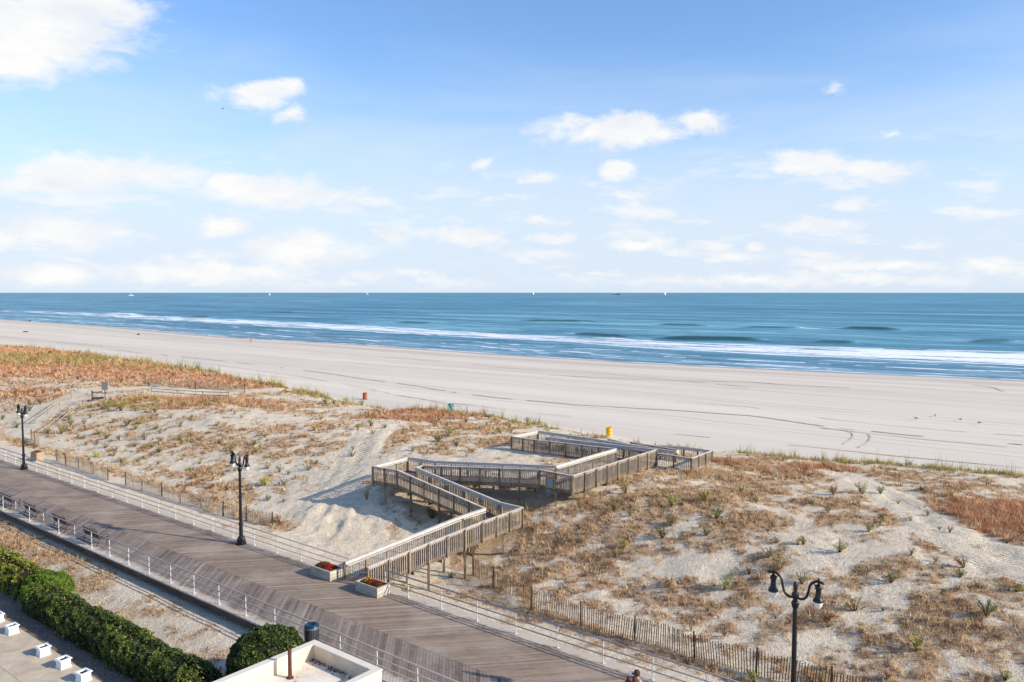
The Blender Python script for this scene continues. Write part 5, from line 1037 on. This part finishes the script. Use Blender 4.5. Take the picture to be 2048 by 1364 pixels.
gr_ = ['yellow green dune shrubs', 'dark green dune shrubs', 'bright yellow bushes', 'reddish dune shrubs', 'twiggy dune shrubs', 'pale seeding dune shrubs']
ALL = []
for i, (x, y, hp, c) in enumerate(SHRUBS):
    c = int(c); h = max(.25, hp * y / 1600 * 1.12); ALL.append((x, y, c, h, i % 5, special.get(i)))
r = random.Random(99); cnt = 0
while cnt < 70:
    u = r.uniform(-88, -4); v = r.uniform(35, 62); x, y, _ = W(u, v)
    if -46 < u < -20 and v < 60: continue
    if seg_d(np.array([x]), np.array([y]), PATH)[0] < 2 or (abs(u + 46) < 6 and v < 42): continue
    ALL.append((x, y, r.choice([0, 0, 1, 4, 4, 5, 3]), r.uniform(.2, .55), r.randrange(5), None)); cnt += 1
def zone(x, y):
    u, v = UV(x, y)
    if u < -88: return 'on the far left dune'
    if u < -66: return 'behind the tan planter box'
    if u < -46: return 'behind the middle street lamp'
    if u < -30: return 'around and behind the ramp'
    if v > 54: return 'near the beach edge at the right'
    return 'right of the ramp' if v > 44 else 'just behind the lower right slat fence'
ZN = {}
for k, a in enumerate(ALL):
    if a[5] is None: ZN.setdefault((zone(a[0], a[1]), a[2]), []).append((a[0] / a[1], k))
ORD = ['', 'second', 'third', 'fourth', 'fifth', 'sixth', 'seventh', 'eighth', 'ninth', 'tenth', 'eleventh', 'twelfth', 'thirteenth', 'fourteenth', 'fifteenth']
short = ['yellow green', 'dark green', 'bright yellow', 'reddish brown', 'bare twiggy', 'pale straw coloured']; LB = {}
for (zn, c), q in ZN.items():
    q.sort(); n_ = len(q)
    for p_, (_, k) in enumerate(q):
        if n_ == 1: LB[k] = 'only %s shrub %s' % (short[c], zn)
        elif p_ == 0: LB[k] = 'leftmost %s shrub %s' % (short[c], zn)
        elif p_ == n_ - 1: LB[k] = 'rightmost %s shrub %s' % (short[c], zn)
        elif p_ <= n_ // 2 and p_ < 15: LB[k] = '%s %s shrub from the left %s' % (ORD[p_], short[c], zn)
        elif n_ - 1 - p_ < 15: LB[k] = '%s %s shrub from the right %s' % (ORD[n_ - 1 - p_], short[c], zn)
        else: LB[k] = 'small %s shrub in the crowd %s' % (short[c], zn)
for k_, (x, y, c, h, k, sp_) in enumerate(ALL):
    t = empty('dune_shrub', (x, y, hz(x, y) - .02), rnd.uniform(0, 6.28)); s = h * rnd.uniform(.95, 1.1); s *= .92; t.scale = (s * rnd.uniform(.75, 1.25), s * rnd.uniform(.75, 1.25), h * .9); t.rotation_euler[0] = rnd.uniform(-.12, .12); t.rotation_euler[1] = rnd.uniform(-.2, .08)
    obj('stems', SM[c, k][0], t); obj('foliage', SM[c, k][1], t); tag(t, sp_ or LB[k_], 'shrub', None if sp_ else gr_[c])
    if sp_ and 'yellow flowers' in sp_:
        fb_ = flower_ball(60, .28, [lin(232, 196, 30), lin(240, 210, 60)], 77, .04, .5); obj('blossom', np_mesh('blossom', fb_[0], fb_[1], M['petal'], fb_[2]), t, (.0, 0, .72))
# ------------------------------------------------------------------ dry grass: uncountable blades
def in_ramp(x, y):
    """under the walkways: keep blades from poking through the decks"""
    m = np.zeros(len(x), bool)
    for (l0, l1, r0, r1) in stp:
        cx = (l0[0] + l1[0] + r0[0] + r1[0]) / 4; cy = (l0[1] + l1[1] + r0[1] + r1[1]) / 4; a = ((l0[0] + r0[0]) / 2, (l0[1] + r0[1]) / 2); b = ((l1[0] + r1[0]) / 2, (l1[1] + r1[1]) / 2)
        if a == b: continue
        m |= seg_d(x, y, [a, b]) < 1.05
    return m
def grass(name, N, area, seed, label, step_h=1.0, pw=1.0, blades=9, dens=1.0):
    g = np.random.default_rng(seed); u = g.uniform(area[0], area[1], N); v = g.uniform(area[2], area[3], N); x = u * UX - v * UY; y = u * UY + v * UX
    c, rd, gn = cover_at(x, y); keep = (g.random(N) < np.clip((c - .30) * 1.15, 0, 1) ** 1.3 * dens) & ~in_ramp(x, y); x, y, c, rd, gn, u, v = [q[keep] for q in (x, y, c, rd, gn, u, v)]
    z = height(x, y); n = len(x); ve = edge_v(u); atedge = np.exp(-((v - ve + .8) / 2.2) ** 2) * (g.random(n) < .75)
    H = (.07 + .09 * c + .12 * rd + .12 * gn) * (.7 + .6 * g.random(n)) * step_h * (1 + 1.1 * atedge) * np.where(g.random(n) < .10, 2.3, .85)
    sel = g.random(n); col_ = np.empty((n, 3)); pal = np.array([lin(222, 190, 148), lin(196, 156, 114), lin(116, 86, 64), lin(230, 208, 170)]); palr = np.array([lin(222, 158, 124), lin(198, 140, 104), lin(226, 192, 150), lin(150, 104, 78)]); palg = np.array([lin(160, 150, 92), lin(130, 128, 78), lin(190, 174, 108), lin(206, 184, 124)])
    ci = g.integers(0, 4, n); col_ = pal[ci]; col_ = np.where((sel < rd * .8)[:, None], palr[ci], col_); col_ = np.where(((sel > 1 - gn * .95) | (atedge > .5))[:, None], palg[ci], col_)
    kk = blades; X = np.repeat(x, kk) + g.normal(size=n * kk) * .07; Y = np.repeat(y, kk) + g.normal(size=n * kk) * .07; Z = np.repeat(z, kk) - .02; HH = np.repeat(H, kk) * (.5 + .7 * g.random(n * kk))
    a = g.random(n * kk) * 6.283; ln_ = (.25 + .55 * g.random(n * kk)) * np.where(np.repeat(atedge, kk) > .5, .45, 1); wd = (.010 + .010 * g.random(n * kk)) * pw; b = g.random(n * kk) * 6.283
    P0 = np.stack([X - np.cos(b) * wd, Y - np.sin(b) * wd, Z], 1); P1 = np.stack([X + np.cos(b) * wd, Y + np.sin(b) * wd, Z], 1); P2 = np.stack([X + np.cos(a) * HH * ln_, Y + np.sin(a) * HH * ln_, Z + HH], 1)
    V = np.stack([P0, P1, P2], 1).reshape(-1, 3); F = np.arange(len(V)).reshape(-1, 3); T = np.repeat(np.repeat(col_, kk, 0) * (.7 + .6 * g.random((n * kk, 1))), 3, 0)
    o = obj(name, np_mesh(name, V, F, M['grass'], T)); tag(o, label, 'grass', kind='stuff'); return len(F)
ng = grass('dune_grass', 230000, (-48, 14, 33, 80), 1, 'dry brown and rust coloured grass scattered over the near dune', 1.0, 1.1, 8)
ng += grass('dune_grass', 110000, (-100, -48, 33, 82), 2, 'dry grass and red plants over the left dune', 1.1, 1.6, 8)
ng += grass('dune_grass', 190000, (-420, -100, 33, 90), 3, 'rust red and olive plants covering the far left dune', 1.15, 3.2, 7)
ng += grass('garden_grass', 30000, (-85, -20, 17.5, 22.5), 4, 'sparse dry weeds on the garden sand below the boardwalk', .7, 1.1, 8)
ng += grass('sand_weeds', 22000, (-60, 12, 29.7, 34), 5, 'sparse dry weeds between the railing and the slat fence', .6, 1.1, 8, .8)
print('grass tris', ng)
# ------------------------------------------------------------------ hedge and garden bushes
def blob_mesh(name, fn, n, cols, seed, size, core_c, parent, core_shrink=.16, clump=.9):
    """fn(g, n) -> points on the outer surface, outward normals; leaves in a loose shell over a dark core"""
    g = np.random.default_rng(seed); p, nr = fn(g, n); cl = fbm(p[:, 0] * clump + p[:, 2] * .7, p[:, 1] * clump, seed, 3); cl2 = vnoise(p[:, 0] * 4 + p[:, 2] * 3, p[:, 1] * 4 + p[:, 2] * 2, seed + 5)
    p = p + nr * ((cl[:, None] - .5) * .45 + (cl2[:, None] - .5) * .22 - .12 * g.random((n, 1)))
    cols = np.array(cols); q = np.clip((cl2 * .5 + g.random(n) * .7 + (cl - .5) * .7) * len(cols) / 1.35, 0, len(cols) - 1).astype(int)
    V, F, T = leaf_quads(p, nr, size * (.7 + .7 * g.random(n)), cols[q] * (.7 + .6 * g.random((n, 1))), g, .75, .6)
    return obj(name, np_mesh(name, V, F, M['leaf'], T), parent)
def hedge_surface(u0, u1, v0, v1, z0, ztop):
    def fn(g, n):
        u = g.uniform(u0, u1, n); s = g.random(n); per = g.random(n); Wd = (v1 - v0) / 2; vc = (v0 + v1) / 2; th = g.uniform(-.25, math.pi + .25, n); H = ztop(u) - z0
        c_, s_ = np.cos(th), np.sin(th); e = .55; px_ = np.sign(c_) * np.abs(c_) ** e * Wd * (.9 + .25 * fbm(u / 1.5, u * 0, 3, 3)); pz = np.sign(s_) * np.abs(s_) ** e
        low = th < 0; v = vc + px_; z = z0 + np.where(pz > 0, pz, 0) * H; lowm = g.random(n) < .3; z = np.where((np.abs(px_) > Wd * .8) & lowm, z0 + g.random(n) * H * .8, z)
        nv = c_; nz = np.maximum(s_, .15); x = u * UX - v * UY; y = u * UY + v * UX; N_ = np.stack([-nv * UY, nv * UX, nz], 1); return np.stack([x, y, z], 1), N_ / np.linalg.norm(N_, axis=1)[:, None]
    return fn
def dome_surface(c, rx, rz):
    def fn(g, n):
        d = g.normal(size=(n, 3)); d[:, 2] = np.abs(d[:, 2]) * 1.0 - .12; d /= np.linalg.norm(d, axis=1)[:, None]; f = 1 + .34 * (fbm(d[:, 0] * 2.2 + 9, d[:, 1] * 2.2 + d[:, 2] * 2, 8, 4)[:, None] - .5)
        return np.array(c) + d * np.array([rx, rx, rz]) * f, d
    return fn
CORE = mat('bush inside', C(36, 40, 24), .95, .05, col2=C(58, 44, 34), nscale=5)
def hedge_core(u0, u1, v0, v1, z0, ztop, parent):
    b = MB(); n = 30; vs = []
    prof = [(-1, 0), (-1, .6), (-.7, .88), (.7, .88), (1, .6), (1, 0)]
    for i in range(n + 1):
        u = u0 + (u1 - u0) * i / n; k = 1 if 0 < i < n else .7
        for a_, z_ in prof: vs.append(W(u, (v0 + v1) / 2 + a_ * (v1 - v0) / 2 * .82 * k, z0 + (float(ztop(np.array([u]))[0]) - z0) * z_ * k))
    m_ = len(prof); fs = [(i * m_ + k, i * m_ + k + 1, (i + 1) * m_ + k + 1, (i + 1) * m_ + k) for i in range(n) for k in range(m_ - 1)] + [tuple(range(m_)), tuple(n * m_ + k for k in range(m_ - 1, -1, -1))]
    b.add(vs, fs); b.obj('dark_core', CORE, parent)  # solid dark core added to block the view through the loose leaves
def hedge(u0, u1, v0, v1, zt, n, cols, seed, size, label, wob=.25):
    t = empty('hedge', W((u0 + u1) / 2, v0, -1.15)); tag(t, label, 'hedge'); bpy.context.view_layer.update(); f_ = lambda u: zt + wob * (fbm(u / 2.2, u * 0 + seed, 6, 3) - .5) * 2 - .5 * sst(.8, 0, np.minimum(u - u0, u1 - u))
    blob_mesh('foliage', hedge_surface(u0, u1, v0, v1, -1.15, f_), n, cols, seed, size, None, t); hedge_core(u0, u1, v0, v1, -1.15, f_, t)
    for ch in t.children: ch.matrix_parent_inverse = Matrix.Translation(-Vector(t.location))
GC = [lin(30, 42, 20), lin(46, 60, 26), lin(74, 92, 36), lin(110, 122, 46), lin(160, 156, 64)]; YC = [lin(60, 76, 34), lin(92, 106, 44), lin(130, 134, 52), lin(170, 158, 62), lin(176, 148, 96)]
hedge(-47.3, -30.0, 16.45, 18.3, .22, 46000, GC, 11, .046, 'long clipped dark green hedge along the garden terrace at the lower left')
hedge(-62, -49.2, 16.9, 19.0, .30, 24000, YC, 12, .060, 'loose yellow green hedge at the left edge of the picture', .35)
t = empty('round_bush', W(-47.9, 18.1, -1.15)); tag(t, 'domed bright green bush between the yellow hedge and the clipped hedge', 'bush'); BR_ = [lin(84, 110, 36), lin(112, 138, 44), lin(96, 120, 38), lin(130, 148, 52)]
c = W(-47.9, 18.1, -.6); blob_mesh('foliage', dome_surface(c, 1.35, 1.25), 16000, BR_, 13, .035, None, t, clump=.5); b = MB(); b.lathe([(1.05, -.55), (1.15, 0), (1.05, .45), (.7, .85), (0, 1.05)], c, 16, cap=False); b.obj('dark_core', CORE, t)
t.children[0].matrix_parent_inverse = Matrix.Translation(-Vector(t.location)); t.children[1].matrix_parent_inverse = Matrix.Translation(-Vector(t.location))
t = empty('round_bush', W(-28.6, 18.6, -1.15)); tag(t, 'large round dark green shrub against the white parapet', 'bush')
c = W(-29.1, 19.6, .15); blob_mesh('foliage', dome_surface(c, 1.68, 1.75), 30000, [lin(30, 42, 22), lin(52, 68, 30), lin(98, 112, 42), lin(166, 166, 70)], 14, .042, None, t, clump=.7); b = MB(); b.lathe([(1.2, -1.3), (1.5, -.4), (1.42, .5), (1.0, 1.2), (0, 1.55)], c, 18, cap=False); b.obj('dark_core', CORE, t)
t.children[0].matrix_parent_inverse = Matrix.Translation(-Vector(t.location)); t.children[1].matrix_parent_inverse = Matrix.Translation(-Vector(t.location))
hedge(-31.0, -26.0, 16.2, 18.2, -.15, 9000, GC, 15, .042, 'low dark hedge in the shade beside the white parapet at the bottom', .15)
for i, (pt, s_, lb) in enumerate([((-34.10, 54.50, -1.20), .8, 'small green weed clump on the garden sand at the left'), ((-22.27, 43.80, -1.20), .6, 'small green weed clump beside the railing shadows on the garden sand'), ((-33.18, 55.17, -1.20), .9, 'green plant growing up beside the boardwalk edge beam'), ((-36.48, 57.77, -1.20), .7, 'weed in the shade under the boardwalk edge at the left')]):
    t = empty('weed_clump', (pt[0], pt[1], -1.2)); t.scale = (s_, s_, s_ * .7); obj('stems', SM[0, i % 3][0], t); obj('foliage', SM[0, i % 3][1], t); tag(t, lb, 'weed')
bpy.context.view_layer.update()
